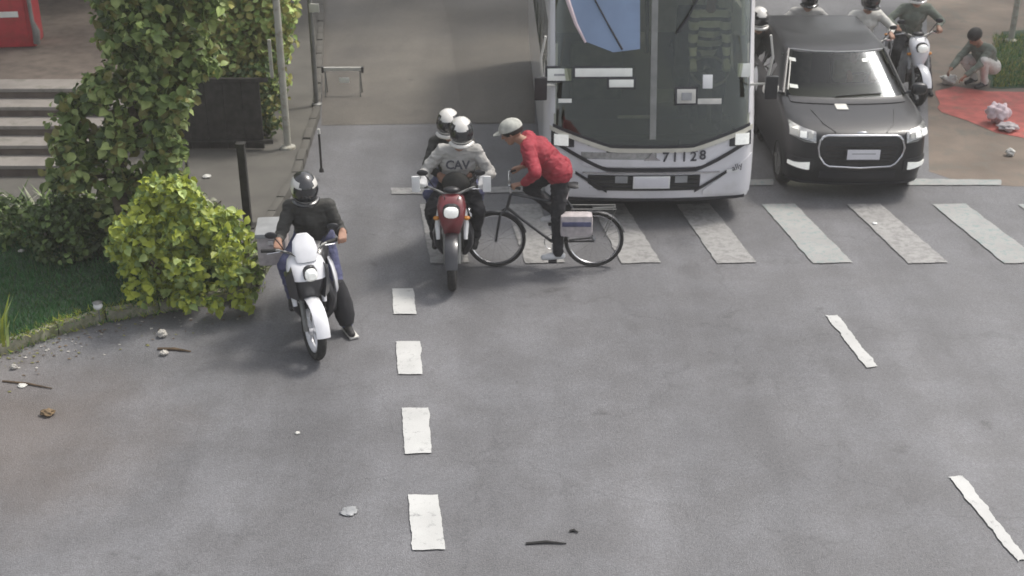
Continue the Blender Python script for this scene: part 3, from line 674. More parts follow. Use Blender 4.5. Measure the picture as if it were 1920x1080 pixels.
    for p in nm.polygons: p.use_smooth = True
    bo = bpy.data.objects.new('body', nm); COL.objects.link(bo); bo.parent = t
    t['_head'] = 1; del t['_head']
    return t, head, face, hu, hs
def head_frame(face):
    f = V(face).normalized(); u = (V((0, 0, 1))-f*f.z).normalized(); s = u.cross(f).normalized()   # columns: s, -f, u
    return Matrix((s, -f, u)).transposed()
def helmet(t, head, face, shell, visor=True, stripe=None, openface=False):
    R = head_frame(face); c = V(head)+R @ V((0, .01, .03))
    mb = MB(); n, k = 28, 18; rr = (.128, .155, .150)
    rings = []
    for i in range(k+1):
        a = -pi*.42+(pi*.92)*i/k; ca = max(.02, cos(a)); flat = 1+(.05 if a < -.4 else 0)
        rings.append([c+R @ V((rr[0]*ca*flat*cos(2*pi*j/n), rr[1]*ca*flat*sin(2*pi*j/n), rr[2]*sin(a)*(1. if a > 0 else 1.12))) for j in range(n)])
    base = len(mb.v); mb.loft(rings, shell)
    # colour by place on the shell
    if stripe:
        for fi, f in enumerate(mb.f):
            p = sum((V(mb.v[q]) for q in f), V())/len(f); q = R.transposed() @ (p-c)
            if abs(q.x) > .06 and q.z > -.03 and q.y < .05 and q.z < .1 or q.z < -.085 or (q.y > .06 and q.z < .04): mb.m[fi] = mb.mi(stripe)
    h = mb.build('helmet', t)
    if visor:
        mv = MB(); vs_ = []; nx, nz = 14, 5
        for i in range(nz+1):
            a = -.42+.80*i/nz-.02
            for j in range(nx+1):
                b = -pi/2+(-1.1+2.2*j/nx); vs_.append(c+R @ (V((rr[0]*cos(a)*cos(b), rr[1]*cos(a)*sin(b), rr[2]*sin(a)))*1.035))
        fs = [[i*(nx+1)+j, i*(nx+1)+j+1, (i+1)*(nx+1)+j+1, (i+1)*(nx+1)+j] for i in range(nz) for j in range(nx)]
        mv.add(vs_, fs, 'visor'); mv.build('visor', h)
        ch = MB(); ch.tube([c+R @ V((rr[0]*1.02*cos(-pi/2+b)*.93, rr[1]*1.06*sin(-pi/2+b), -.105)) for b in [x*.2-1.2 for x in range(13)]], .022, shell, 8); ch.build('chin_guard', h)
    return h
def eyes(t, head, face):
    R = head_frame(face)
    for s in (-1, 1): MB().ell(V(head)+R @ V((s*.031, -.088, .012)), (.012, .008, .007), 'ink', n=8, k=6).build('eye', t)

# ------------------------------------------------------------------ motorcycles
def wheel(parent, c, R, wd, steer=0, name='wheel', rimcol='bikedark', spokes=5):
    Rm = Matrix.Rotation(steer, 3, 'Z'); ax = Rm @ V((1, 0, 0)); c = V(c)
    t = MB().torus(c, ax, R-wd*.5, wd*.5, 'rubber', n=36, k=12, ry=wd*.52).build(name, parent)
    mb = MB(); mb.torus(c, ax, R-wd*1.02, .014, rimcol, n=32, k=6, ry=wd*.38)
    mb.cyl(c-ax*wd*.55, c+ax*wd*.55, .035, rimcol, 12)
    mb.build('rim', t)
    sp = MB(); u = V((0, 0, 1)); w2 = ax.cross(u)
    for k in range(spokes):
        a = 2*pi*k/spokes; d = u*cos(a)+w2*sin(a); sp.tube([c+d*.03, c+d*(R-wd)], [.016, .011], rimcol, 6)
    sp.build('spokes', t)['kind'] = 'stuff'
    MB().cyl(c+ax*wd*.62, c+ax*wd*.66, R*.45, 'chrome', 20).build('brake_disc', t)
    return t
def motorcycle(label, loc, rz, body, accent, front, style='scooter', steer=0., seatm='black', topbox=None, lampw=.075, lean=0, wheelrim='bikedark', group=None, guards=False, fend=None, wide=1., shield=False):
    t = thing('motorcycle', label, 'motorcycle', loc, rz, group); t.rotation_euler = (0, lean, rz)
    fwc = V((0, -.64, .285)); rwc = V((0, .60, .285))
    wheel(t, fwc, .285, .085, steer, rimcol=wheelrim); wheel(t, rwc, .285, .10, rimcol=wheelrim)
    S = Matrix.Rotation(steer, 3, 'Z'); P0 = V((0, -.48, 0))
    st_ = lambda p: S @ (V(p)-V((0, fwc.y, 0)))+V((0, fwc.y, 0))
    for s in (-1, 1): MB().tube([st_((s*.07, -.64, .285)), st_((s*.07, -.50, .62)), st_((s*.06, -.44, .80))], [.022, .026, .026], 'grey', 8).build('fork_leg', t)
    mb = MB()   # front fender: arc shell
    rings = []
    for i in range(12):
        a = radians(25+i*13); c = V((0, -.64+cos(a)*.315*1., .285+sin(a)*.315)); rings.append([st_(c+V((x, 0, 0))+V((0, cos(a), sin(a)))*(.012-abs(x)*abs(x)*4)) for x in (-.065, -.045, 0, .045, .065)]+[st_(c+V((x, 0, 0))-V((0, cos(a), sin(a)))*.006) for x in (.06, 0, -.06)])
    mb.loft(rings, fend or front); mb.build('front_fender', t)
    if shield:
        MB().loft([[st_(p) for p in ring(0, y, z, hw, dp, 16, .8)] for (z, hw, y, dp) in [(.93, .10, -.50, .035), (1.02, .12, -.46, .03), (1.10, .10, -.41, .025), (1.15, .05, -.38, .015)]], 'bikewhite').build('windshield', t)
        for s in (-1, 1):
            MB().add([st_(p) for p in [(s*.17, -.60, .90), (s*.21, -.50, .80), (s*.19, -.56, .62), (s*.12, -.64, .60)]]+[st_(p) for p in [(s*.15, -.50, .90), (s*.19, -.40, .80), (s*.17, -.46, .62), (s*.10, -.54, .60)]], [[0, 1, 2, 3], [7, 6, 5, 4], [0, 4, 5, 1], [1, 5, 6, 2], [2, 6, 7, 3], [3, 7, 4, 0]], 'bikedark').build('air_intake', t)
            MB().loft([ring(s*x, y, z, hw, dp, 12, .8) for (z, x, y, hw, dp) in [(.46, .19, -.26, .012, .03), (.56, .21, -.30, .02, .07), (.68, .20, -.32, .02, .09), (.80, .17, -.30, .015, .07), (.86, .14, -.28, .01, .03)]], 'bikewhite').build('tank_shroud', t)
    if guards:
        for s in (-1, 1): MB().box(st_((s*.36, -.39, 1.06)), (.085, .03, .17), 'white', bev=.014).build('hand_guard', t)
    # front cowl with V shape
    mb = MB(); rings = []
    for (z, hw, y, dp) in [(.50, .05, -.50, .05), (.58, .085, -.53, .07), (.68, .115, -.55, .09), (.78, .14, -.54, .10), (.86, .15, -.50, .10), (.93, .13, -.45, .08), (.97, .08, -.41, .05)]:
        rings.append([st_(p) for p in ring(0, y+.02, z, hw*wide, dp, 18, .8)])
    if shield: mb.loft(rings[:4], 'bikedark'); mb.loft(rings[3:], front)
    else: mb.loft(rings, front)
    mb.build('front_cowl', t)
    hb = MB().loft([[st_(p) for p in ringY(0, y, .84, hw, hh, 14, .8)] for (y, hw, hh) in [(-.60, lampw*1.05, .062), (-.645, lampw*.98, .055), (-.665, lampw*.6, .032)]], 'lamp').build('headlight', t)
    if True:
        MB().loft([[st_(p) for p in ringY(0, y, .835, hw, hh, 14, .8)] for (y, hw, hh) in [(-.57, lampw*1.2, .085), (-.61, lampw*1.16, .076), (-.612, lampw*1.02, .06)]], 'black').build('headlight_bezel', t)
    for s in (-1, 1):
        MB().ell(st_((s*.155, -.52, .74)), (.035, .03, .022), 'amber', n=10, k=6).build('turn_signal', t)
        MB().tube([st_((s*.14, -.56, .52)), st_((s*.145, -.50, .66)), st_((s*.13, -.42, .80))], [.02, .03, .02], accent, 8).build('cowl_trim', t)
    # leg shield
    for s in (-1, 1):
        MB().loft([ring(s*x, y, z, hw, dp, 12, .8) for (z, x, y, hw, dp) in [(.22, .11, -.22, .03, .06), (.36, .16, -.30, .045, .09), (.52, .17, -.36, .045, .10), (.66, .13, -.38, .035, .08), (.74, .09, -.38, .02, .05)]], body).build('side_fairing', t)
    # handlebar
    MB().tube([st_((-.35, -.30, 1.0)), st_((-.22, -.37, 1.015)), st_((-.08, -.42, .97)), st_((.08, -.42, .97)), st_((.22, -.37, 1.015)), st_((.35, -.30, 1.0))], .013, 'grey', 8).build('handlebar', t)
    for s in (-1, 1):
        MB().tube([st_((s*.24, -.362, 1.013)), st_((s*.36, -.295, 1.0))], .019, 'rubber', 10).build('grip', t)
        MB().tube([st_((s*.20, -.40, 1.01)), st_((s*.33, -.37, .995))], [.007, .005], 'chrome', 6).build('brake_lever', t)
        mr = MB().tube([st_((s*.17, -.38, 1.01)), st_((s*.22, -.40, 1.10)), st_((s*.27, -.40, 1.17))], .006, 'black', 6).build('mirror_stem', t)
        m_ = MB().ell(st_((s*.29, -.40, 1.185)), (.058, .014, .034), 'black', n=12, k=6).build('mirror', t)
    for s in (-1, 1):
        MB().tube([st_((s*.22, -.385, 1.01)), st_((s*.16, -.47, 1.03)), st_((s*.07, -.50, .96)), st_((s*.05, -.46, .80))], .0045, 'rubber', 5).build('cable', t)
    MB().ell(st_((0, -.40, 1.0)), (.085, .055, .035), 'black', n=14, k=8).build('dashboard', t)
    # tank / body / seat / tail
    if style == 'scooter':
        rr = [(-.30, .045, .42, .10), (-.1, .06, .40, .10), (.1, .10, .46, .14), (.3, .13, .55, .15), (.55, .12, .60, .13), (.8, .08, .66, .09), (.92, .05, .70, .05)]
    else:
        rr = [(-.40, .08, .66, .10), (-.28, .13, .76, .15), (-.1, .15, .80, .155), (.08, .11, .68, .16), (.3, .11, .60, .13), (.6, .10, .68, .10), (.85, .05, .74, .05)]
    MB().loft([ringY(0, y, z, hw, hh, 16, .8) for (y, hw, z, hh) in rr], body).build('body_panel', t)
    MB().loft([ringY(0, y, z, hw, .045, 14, .75) for (y, hw, z) in [(-.02 if style != 'scooter' else .02, .06, .74), (.1, .11, .755), (.3, .135, .76), (.5, .125, .80), (.7, .11, .815), (.82, .07, .81)]], seatm).build('seat', t)
    eb = MB().box((0, -.02, .32), (.19, .36, .22), 'engine', bev=.03); eb.ell((.09, .02, .30), (.06, .12, .10), 'engine'); eb.ell((-.09, .02, .30), (.06, .12, .10), 'engine'); eb.build('engine', t)
    MB().tube([(.10, -.15, .22), (.14, .1, .18), (.15, .3, .24), (.155, .72, .36)], [.02, .022, .05, .055], 'chrome', 12).build('exhaust', t)
    for s in (-1, 1):
        MB().tube([(s*.08, .1, .34), (s*.085, .60, .285)], [.025, .02], 'grey', 6).build('swing_arm', t)
        MB().tube([(s*.10, -.02, .26), (s*.25, -.02, .25)], .014, 'rubber', 8).build('foot_peg', t)
        MB().tube([(s*.10, .40, .33), (s*.22, .40, .33)], .012, 'rubber', 8).build('foot_peg', t)
        MB().tube([(s*.095, .58, .32), (s*.11, .45, .62)], .025, 'chrome', 8).build('shock', t)
        MB().ell((s*.12, .86, .66), (.03, .035, .02), 'amber', n=8, k=6).build('turn_signal', t)
    MB().box((0, .93, .70), (.14, .04, .05), 'redlens', bev=.01).build('tail_light', t)
    MB().box((0, .97, .50), (.18, .008, .12), 'plate', bev=.002).build('number_plate', t)
    MB().tube([(0, .72, .60), (0, .93, .50), (0, .98, .42)], [.05, .05, .035], 'black', 8).build('rear_fender', t)
    return t
CLD = dict(top='jdark', leg='jeans', skin='skin', shoe='shoe', glove='skin')
barL = ((1, -.45, 0), (0, -1, -.1), (0, .1, 1)); barR = ((1, .45, 0), (0, -1, -.1), (0, .1, 1))
# --- two-up red motorcycle in the middle
mc = G(851, 541); MR = radians(-1)
motorcycle('dark red motorcycle facing the camera with two people on it, on the crosswalk', (mc.x, mc.y+.64, 0), MR, 'bikedark', 'white', 'bikered', 'scooter', steer=0.03, guards=True, fend='bikedark')
ml = (mc.x, mc.y+.64, 0)
c1 = dict(top='shirtgrey', leg='trdark', skin='skin', shoe='shoe', glove='glovew')
r1, hd1, fc1, _, _ = person('person in pale grey shirt and white helmet steering the red motorcycle', ml, MR, (.02, .16, .86), (.05, .02, 1.31), (.085, -.06, 1.48), (0.06, -1, -.12),
    ((-.30, -.33, 1.02), (.30, -.33, 1.02)), ((-.21, -.03, .33), (.21, -.03, .33)), c1, (barL, barR), elbow=(0, .25, -1.0), knee=(0, -1, .5), wrinkle=.012)
helmet(r1, hd1, fc1, 'helmetw', stripe='helmetb')
mt = Matrix.Translation((.045, -.16, 1.175)) @ Matrix.Rotation(radians(90-14), 4, 'X')
text_mesh('CAV', .125, 'ink', r1, mt, 'chest_lettering', bold=.004, ext=.004)
MB().ell((0, .0, .0), (.15, .07, .13), 'jdark', n=16, k=8).build('chest_bag', r1).matrix_local = Matrix.Translation((0.02, -.09, .95))
r2, hd2, fc2, _, _ = person('passenger in dark clothes and pale helmet seated behind the person in grey shirt', ml, MR, (-.04, .52, .82), (-.05, .40, 1.27), (-.075, .33, 1.44), (-.05, -1, -.05),
    ((-.16, .02, 1.0), (.15, .02, 1.0)), ((-.20, .38, .42), (.20, .38, .42)), dict(top='jdark', leg='jeans', skin='skin', shoe='shoew', glove='skin'), (None, None), elbow=(0, .3, -.5), knee=(0, -1, .5))
helmet(r2, hd2, fc2, 'helmetw', stripe='helmetb')
# --- left white motorcycle
lw = G(590, 670); LR = radians(6)
base = V((lw.x, lw.y, 0))+Matrix.Rotation(LR, 3, 'Z') @ V((0, .64, 0))
motorcycle('white and black motorcycle turning beside the lawn with one rider', base, LR, 'bikedark', 'bikewhite', 'bikewhite', 'sport', shield=True, steer=radians(20), lampw=.055, lean=radians(2), wheelrim='bikewhite', wide=1.25)
FT = Matrix.Rotation(-LR, 3, 'Z') @ (G(650, 606, .10)-base)
r3, hd3, fc3, _, _ = person('person in black jacket and blue jeans riding the white motorcycle with one foot down', base, LR, (.02, .22, .86), (.0, .08, 1.26), (-.02, .0, 1.42), (.25, -1, -.22),
    ((-.27, -.42, 1.02), (.31, -.24, 1.01)), ((-.21, .0, .34), FT), CLD, (barL, barR), eo=.3, elbow=(0, .4, -1.), knee=((-.4, -1, .5), (.5, -1, .5)), toe=((0, -1, -.1), (.35, -1, 0)))
helmet(r3, hd3, fc3, 'helmetb', stripe='helmetw')
MB().tube([FT+V((-.07, .05, .42)), FT+V((-.055, .04, .34)), FT+V((-.03, .02, .2)), FT+V((-.01, .0, .08)), FT+V((.0, -.01, .0))], [.066, .085, .10, .095, .07], 'trdark', 16).build('rain_gaiter', r3)
MB().box(FT+V((.03, -.05, -.075)), (.095, .26, .022), 'offwhite', rot=Matrix.Rotation(.35, 3, 'Z'), bev=.014).build('sole', r3)

bx = thing('cargo_box', 'pale grey side box hanging beside the seat of the white motorcycle', 'box', base+Matrix.Rotation(LR, 3, 'Z') @ V((-.33, .42, .56)), LR)
MB().box((-.06, 0, .15), (.28, .42, .30), 'bag', bev=.05).build('box_body', bx)
MB().box((-.06, 0, .32), (.30, .44, .05), 'bikegrey', bev=.02).build('lid', bx)
MB().box((-.06, -.215, .25), (.06, .02, .05), 'chrome', bev=.005).build('latch', bx)

# --- bicycle and cyclist
by = thing('bicycle', 'dark bicycle with a pale bag on its rear carrier crossing towards the red motorcycle', 'bicycle', (0, 0, 0), 0)
bc = G(1112, 500); f0 = V((bc.x-1.04, bc.y, .32)); r0 = V((bc.x, bc.y, .32))
for c in (f0, r0):
    w_ = MB().torus(c, (0, 1, 0), .30, .018, 'rubber', n=40, k=8).build('wheel', by)
    MB().torus(c, (0, 1, 0), .275, .010, 'chrome', n=40, k=6).build('rim', w_)
    s_ = MB(); s_.cyl(c-V((0, .045, 0)), c+V((0, .045, 0)), .02, 'chrome', 10)
    for k in range(18):
        a = 2*pi*k/18; s_.tube([c+V((0, .03*(-1)**k, 0)), c+V((cos(a), 0, sin(a)))*.27], .0016, 'chrome', 4)
    s_.build('spokes', w_)['kind'] = 'stuff'
    mb = MB(); rings = []
    for i in range(9):
        a = radians(15+i*17); p = c+V((cos(a), 0, sin(a)))*.335; rings.append([p+V((0, x, 0))+V((cos(a), 0, sin(a)))*(-.012 if abs(x) > .02 else 0) for x in (-.028, -.012, .012, .028)])
    mb.loft(rings, 'bikedark', cap=False); mb.build('mudguard', by)
bb = r0+V((-.44, 0, -.03)); stp = r0+V((-.30, 0, .46)); hdp = f0+V((.16, 0, .52)); hdb = f0+V((.12, 0, .36))
mb = MB()
for a, b in [(bb, stp), (bb, hdb), (stp-V((-.02, 0, .06)), hdp), (hdb, hdp)]: mb.tube([a, b], .017, 'bikedark', 8)
for s in (-1, 1): mb.tube([bb, r0+V((0, s*.05, 0))], .010, 'bikedark', 6); mb.tube([stp, r0+V((0, s*.05, 0))], .009, 'bikedark', 6)
mb.build('frame', by)
mb = MB()
for s in (-1, 1): mb.tube([hdb, f0+V((.05, s*.05, .3)), f0+V((0, s*.05, 0))], .012, 'bikedark', 6)
mb.build('fork', by)
MB().tube([stp, stp+V((.03, 0, .14))], .013, 'chrome', 8).build('seat_post', by)
MB().loft([[stp+V((x, hw*cos(2*pi*j/10), .155+.025*sin(2*pi*j/10))) for j in range(10)] for x, hw in [(-.14, .015), (-.08, .03), (.0, .05), (.08, .085), (.12, .07)]], 'black').build('saddle', by)
hbp = hdp+V((-.02, 0, .14))
MB().tube([hbp+V((.10, -.28, .03)), hbp+V((.0, -.2, .03)), hbp, hbp+V((.0, .2, .03)), hbp+V((.10, .28, .03))], .012, 'chrome', 8).build('handlebar', by)
MB().tube([hdp, hbp], .014, 'chrome', 8).build('stem', by)
for s in (-1, 1): MB().tube([hbp+V((.02, s*.215, .03)), hbp+V((.11, s*.29, .03))], .017, 'rubber', 8).build('grip', by)
cr = MB().torus(bb, (0, 1, 0), .085, .006, 'chrome', n=24, k=6)
cr.tube([bb+V((0, -.06, 0)), bb+V((.0, -.07, -.165))], .009, 'chrome', 6); cr.tube([bb+V((0, .06, 0)), bb+V((.0, .07, .165))], .009, 'chrome', 6); cr.build('crankset', by)
pd = [bb+V((.0, -.12, -.165)), bb+V((.0, .12, .165))]
for p in pd: MB().box(p, (.09, .10, .02), 'black', bev=.004).build('pedal', by)
MB().tube([r0+V((-.02, 0, .36)), r0+V((.22, 0, .37))], .008, 'grey', 6).build('carrier', by)
for s in (-1, 1): MB().tube([r0+V((-.25, s*.06, .37)), r0+V((.22, s*.06, .37)), r0+V((.1, s*.06, .05))], .006, 'grey', 6).build('carrier_rail', by)
bg_ = MB().box((0, 0, 0), (.34, .16, .24), 'bag', bev=.05).build('pannier_bag', None); bg_.location = r0+V((-.20, -.15, .24)); tag(bg_, 'pale bag hanging on the side of the bicycle rear carrier', 'bag')
MB().box((0, -.085, .03), (.30, .012, .05), 'jeans', bev=.004).build('band', bg_)
# person builder faces -Y; the cyclist faces -X, so its frame is turned by -90 degrees
CR = radians(-90); cb = V((bb.x, bb.y, 0)); toloc = lambda p: Matrix.Rotation(-CR, 3, 'Z') @ (V(p)-cb)
gl_, gr_ = toloc(hbp+V((.065, .25, .03))), toloc(hbp+V((.065, -.25, .03)))
hs_ = sorted([gl_, gr_], key=lambda p: p.x); fs_ = sorted([toloc(pd[0]), toloc(pd[1])], key=lambda p: p.x)
fs_ = [p+V((0, .06, .10)) for p in fs_]
sp_ = toloc(stp)
r4, hd4, fc4, _, _ = person('person in red jacket and pale cap leaning forward on the bicycle', cb, CR, (0, sp_.y-.09, 1.10), (0, sp_.y-.44, 1.42), (0, sp_.y-.57, 1.50), (-.1, -1, -.4),
    hs_, fs_, dict(top='jred', leg='trdark', skin='skin', shoe='shoew', glove='skin'), (barL, barR), elbow=(0, .2, -.8), knee=(0, -1, .5), wrinkle=.010, bulk=1.22)
R = head_frame(fc4)
hh = MB().ell(hd4+R @ V((0, .015, .05)), (.105, .118, .095), 'hair', n=20, k=12, z0=-.55, rot=R).build('hair', r4)
mb = MB().ell(hd4+R @ V((0, .008, .062)), (.118, .128, .098), 'capgrey', n=22, k=12, z0=-.12, rot=R)
mb.loft([[hd4+R @ V((x*.95*sc_, -.10-.09*(1-(x/.1)**2)*k_, .058-.01*k_)) for x in (-.09, -.06, -.03, 0, .03, .06, .09)]+[hd4+R @ V((x*.95*sc_, -.10-.09*(1-(x/.1)**2)*k_, .050-.01*k_)) for x in (.09, .06, .03, 0, -.03, -.06, -.09)] for k_, sc_ in ((0, 1), (.5, 1), (1, .95))], 'capgrey')
mb.build('cap', r4); eyes(r4, hd4, fc4)

# ------------------------------------------------------------------ vehicles
class Veh:
    """shell defined by half width w(z) and front profile yf(z); local front faces -Y"""
    def __init__(s, W, prof, L, bulge, cr, taper): s.W, s.prof, s.L, s.bulge, s.cr, s.taper = W, prof, L, bulge, cr, taper; s.win = None
    def w(s, z):
        for (z0, a), (z1, b) in zip(s.taper, s.taper[1:]):
            if z <= z1 or (z1, b) == s.taper[-1]: t = max(0, min(1, (z-z0)/(z1-z0))); return s.W*(a+(b-a)*t)
    def y0(s, z):
        P = s.prof
        for (z0, a), (z1, b) in zip(P, P[1:]):
            if z <= z1 or (z1, b) == P[-1]: t = max(0, min(1, (z-z0)/(z1-z0))); t = t; return a+(b-a)*t
    def y(s, x, z):
        w_ = s.w(z); u = min(1, abs(x)/w_); c = s.cr; e = max(0, min(1, (abs(x)-(w_-c))/c))
        return s.y0(z)+s.bulge*u*u+c*(1-sqrt(max(0, 1-e*e)))
    def pt(s, x, z, off=0.):
        w_ = s.w(z); x = max(-w_, min(w_, x)); p = V((x, s.y(x, z), z))
        if off:
            e = .01; xx = max(-w_+.012, min(w_-.012, x)); dx = V((2*e, s.y(xx+e, z)-s.y(xx-e, z), 0)); dz = V((0, s.y0(z+e)-s.y0(z-e), 2*e)); n = dx.cross(dz).normalized(); p = p+n*off
        return p
    def strip(s, name, x0, x1, lo, hi, m, parent, off=.004, nx=24, nz=4, th=.012, smooth=True):
        mb = MB(); fr, bk = [], []; fl = lo if callable(lo) else (lambda x: lo); fh = hi if callable(hi) else (lambda x: hi)
        for i in range(nx+1):
            # denser near corners
            x = x0+(x1-x0)*i/nx
            for j in range(nz+1):
                z = fl(x)+(fh(x)-fl(x))*j/nz; p = s.pt(x, z, off); q = s.pt(x, z, off-th); fr.append(p); bk.append(q)
        n1 = nz+1; N = len(fr); fs = []
        for i in range(nx):
            for j in range(nz):
                a = i*n1+j; fs.append([a, a+n1, a+n1+1, a+1]); fs.append([N+a, N+a+1, N+a+n1+1, N+a+n1])
            fs.append([i*n1, N+i*n1, N+(i+1)*n1, (i+1)*n1]); a = i*n1+nz; fs.append([a, a+n1, N+a+n1, N+a])
        for j in range(nz):
            fs.append([j, j+1, N+j+1, N+j]); a = nx*n1+j; fs.append([a, N+a, N+a+1, a+1])
        mb.add(fr+bk, fs, m); return mb.build(name, parent, smooth, 35)
    def shell(s, name, zs, m, parent, hole, roofm=None):
        mb = MB(); xs = [-1+2*i/32 for i in range(33)]; xs = [math.copysign(abs(x)**.72, x) for x in xs]; rings = []
        for z in zs:
            w_ = s.w(z); r = [s.pt(x*w_, z) for x in xs]; ys = [s.y(w_, z)+(s.L-s.y(w_, z))*k/8 for k in range(1, 9)]
            r += [V((w_, y, z)) for y in ys]; r += [V((w_*(1-k/4), s.L+.02, z)) for k in range(1, 8)]; r += [V((-w_, y, z)) for y in ys[::-1]]; rings.append(r)
        n = len(rings[0]); vs_ = [p for r in rings for p in r]; fs = []
        for i in range(len(rings)-1):
            for j in range(n):
                a = i*n+j; b = i*n+(j+1) % n; ps = [vs_[a], vs_[b], vs_[b+n], vs_[a+n]]; c = sum(ps, V())/4
                if j < 32 and hole(c.x, c.z): continue
                if (32 < j < 40 or j >= 48) and s.win and s.win[0] < c.z < s.win[1] and c.y > s.win[2]: continue
                fs.append([a, b, b+n, a+n])
        fs.append([(len(rings)-1)*n+j for j in range(n)]); mb.add(vs_, fs, m); return mb.build(name, parent, True, 50)
def car_wheel(t, c, R, wd):
    c = V(c); w_ = MB().torus(c, (1, 0, 0), R-.07, .07, 'rubber', n=36, k=12, ry=wd/2).build('wheel', t)
    r = MB().cyl(c-V((wd*.42, 0, 0)), c+V((wd*.42, 0, 0)), R-.11, 'grey', 24)
    for k in range(5):
        a = 2*pi*k/5; r.box(c+V((0, cos(a), sin(a)))*(R*.35), (wd*.95, .05, R*.55), 'grey', rot=Matrix.Rotation(-a+pi/2, 3, 'X'), bev=.008)
    r.build('rim', w_); return w_

# ---- bus
bf = G(1219, 376, .28); BR = radians(1.0)
bus = thing('bus', 'silver white bus stopped at the crosswalk with route boards in its windscreen', 'bus', (bf.x, bf.y, 0), BR)
B = Veh(1.20, [(.2, .03), (.45, 0), (.75, .01), (.92, .03), (1.2, .10), (2.75, .52), (3.0, .62)], 6.8, .12, .17, [(.2, .99), (.5, 1.), (1.2, .995), (3.0, .95)])
B.win = (1.4, 2.2, .9)
belt = lambda x: .915+.20*max(0, (abs(x)-.45)/.65)**1.1
top_ = lambda x: 2.75-.10*(abs(x)/1.1)**3
zs = [.28, .36, .45, .55, .65, .75, .85, .92, 1.0, 1.08, 1.2, 1.4, 1.6, 1.8, 2.0, 2.2, 2.4, 2.6, 2.72, 2.8, 2.93, 3.0]
B.shell('bus_body', zs, 'silver', bus, lambda x, z: abs(x) < 1.09 and z > belt(x)-.04 and z < top_(x)+.03)
ws = B.strip('windscreen', -1.105, 1.105, lambda x: belt(x), top_, 'glass', bus, off=.004, th=.006, nz=10, nx=32)
B.strip('windscreen_seal', -1.11, 1.11, lambda x: belt(x)-.012, lambda x: belt(x)+.022, 'busblack', bus, off=.016)
B.strip('windscreen_header', -1.11, 1.11, lambda x: top_(x)-.02, lambda x: top_(x)+.05, 'busblack', bus, off=.012)
B.strip('windscreen_pillar', -.035, .035, 1.0, 2.73, 'grey', bus, off=.018, nx=2, nz=10)
for s in (-1, 1): B.strip('corner_pillar', s*1.09 if s > 0 else -1.135, 1.135 if s > 0 else -1.09, 1.25, 2.70, 'silver', bus, off=.014, nx=3, nz=10)
B.strip('belt_trim', -1.14, 1.14, lambda x: belt(x)-.062, lambda x: belt(x)-.014, 'cream', bus, off=.020)
B.strip('front_recess', -.80, .05, .775, .85, 'lampdim', bus, off=.006, nx=12)
B.strip('front_panel', -.78, .62, .69, .772, 'silver', bus, off=.016, nx=16)
blk = lambda x: .655+.30*max(0, (abs(x)-.5)/.6)**1.2
B.strip('black_band', -1.12, 1.12, lambda x: blk(x)-.025, lambda x: blk(x)+.020, 'busblack', bus, off=.018, nx=40)
B.strip('chrome_strip', -.78, .78, .602, .622, 'chrome', bus, off=.020, nx=20)
gl_lo = lambda x: .34; 
B.strip('lower_grille', -.72, .56, .40, .585, 'busblack', bus, off=.008, nx=18)
for k in range(4): B.strip('grille_bar', -.70, .54, .425+k*.045, .437+k*.045, 'interior', bus, off=.016, nx=14, nz=1)
for s in (-1, 1): B.strip('bumper_block', s*.34-.07, s*.34+.07, .50, .578, 'bikegrey', bus, off=.022, nx=4)
bpt = B.pt(0, .52, .03)
pl = MB().box((0, bpt.y-.01, .515), (.42, .014, .145), 'white', bev=.004).build('number_plate', bus)
MB().box((0, bpt.y-.019, .515), (.385, .006, .112), 'plate', bev=.002).build('plate_face', pl)
text_mesh('NGU 4172', .085, 'bikegrey', pl, Matrix.Translation((0, bpt.y-.0225, .512)) @ Matrix.Rotation(pi/2, 4, 'X'), ext=.001) if False else None
em = B.pt(0, .80, .02)
MB().add([(-.10, em.y, .765), (.10, em.y, .765), (.07, em.y-.012, .785), (.05, em.y-.014, .80), (.0, em.y-.014, .87), (-.05, em.y-.014, .80), (-.07, em.y-.012, .785)], [list(range(7))], 'chrome').build('emblem', bus)
for i, ch in enumerate('71128'):
    x = .15+i*.106; p = B.pt(x, .815, .022); q = B.pt(x+.02, .815, .022); yaw = math.atan2(q.y-p.y, q.x-p.x); sl_ = .12*max(0, x-.45)
    text_mesh(ch, .155, 'ink', bus, Matrix.Translation((x, p.y, .80+sl_)) @ Matrix.Rotation(yaw, 4, 'Z') @ Matrix.Rotation(pi/2-.06, 4, 'X'), 'digit', bold=.003)
for s in (-1, 1):
    p = B.pt(s*1.0, 1.0, 0)
    B.strip('headlight_housing', min(s*.88, s*1.13), max(s*.88, s*1.13), .90, 1.06, 'busblack', bus, off=.012, nx=8)
    hl = B.strip('headlight', min(s*.94, s*1.09), max(s*.94, s*1.09), .915, 1.035, 'lamp', bus, off=.035, nx=8, th=.03)
    emis(M['lamp'], (1, 1, .95), .15)
    B.strip('corner_panel', min(s*.60, s*1.15), max(s*.60, s*1.15), lambda x: .34, lambda x: .40+.36*(abs(x)-.6)/.5, 'silver', bus, off=.016, nx=12)
    B.strip('diagonal_band', min(s*.50, s*.88), max(s*.50, s*.88), lambda x: .375+.36*(abs(x)-.5)/.6, lambda x: .41+.36*(abs(x)-.5)/.6, 'busblack', bus, off=.022, nx=10, nz=1)
    B.strip('fog_trim', min(s*.86, s*1.0), max(s*.86, s*1.0), .60, .635, 'white', bus, off=.026, nx=6, nz=1)
p = B.pt(.98, .66, .03); q = B.pt(1.0, .66, .03); yaw = math.atan2(q.y-p.y, q.x-p.x)
text_mesh('ally', .10, 'ink', bus, Matrix.Translation((.98, p.y-.005, .665)) @ Matrix.Rotation(yaw*.8, 4, 'Z') @ Matrix.Rotation(pi/2, 4, 'X') @ Matrix.Rotation(.35, 4, 'Z'), 'script_lettering')
B.strip('skirt_lip', -1.10, 1.10, .265, .30, 'busblack', bus, off=.01)  # black lip along the bottom of the front
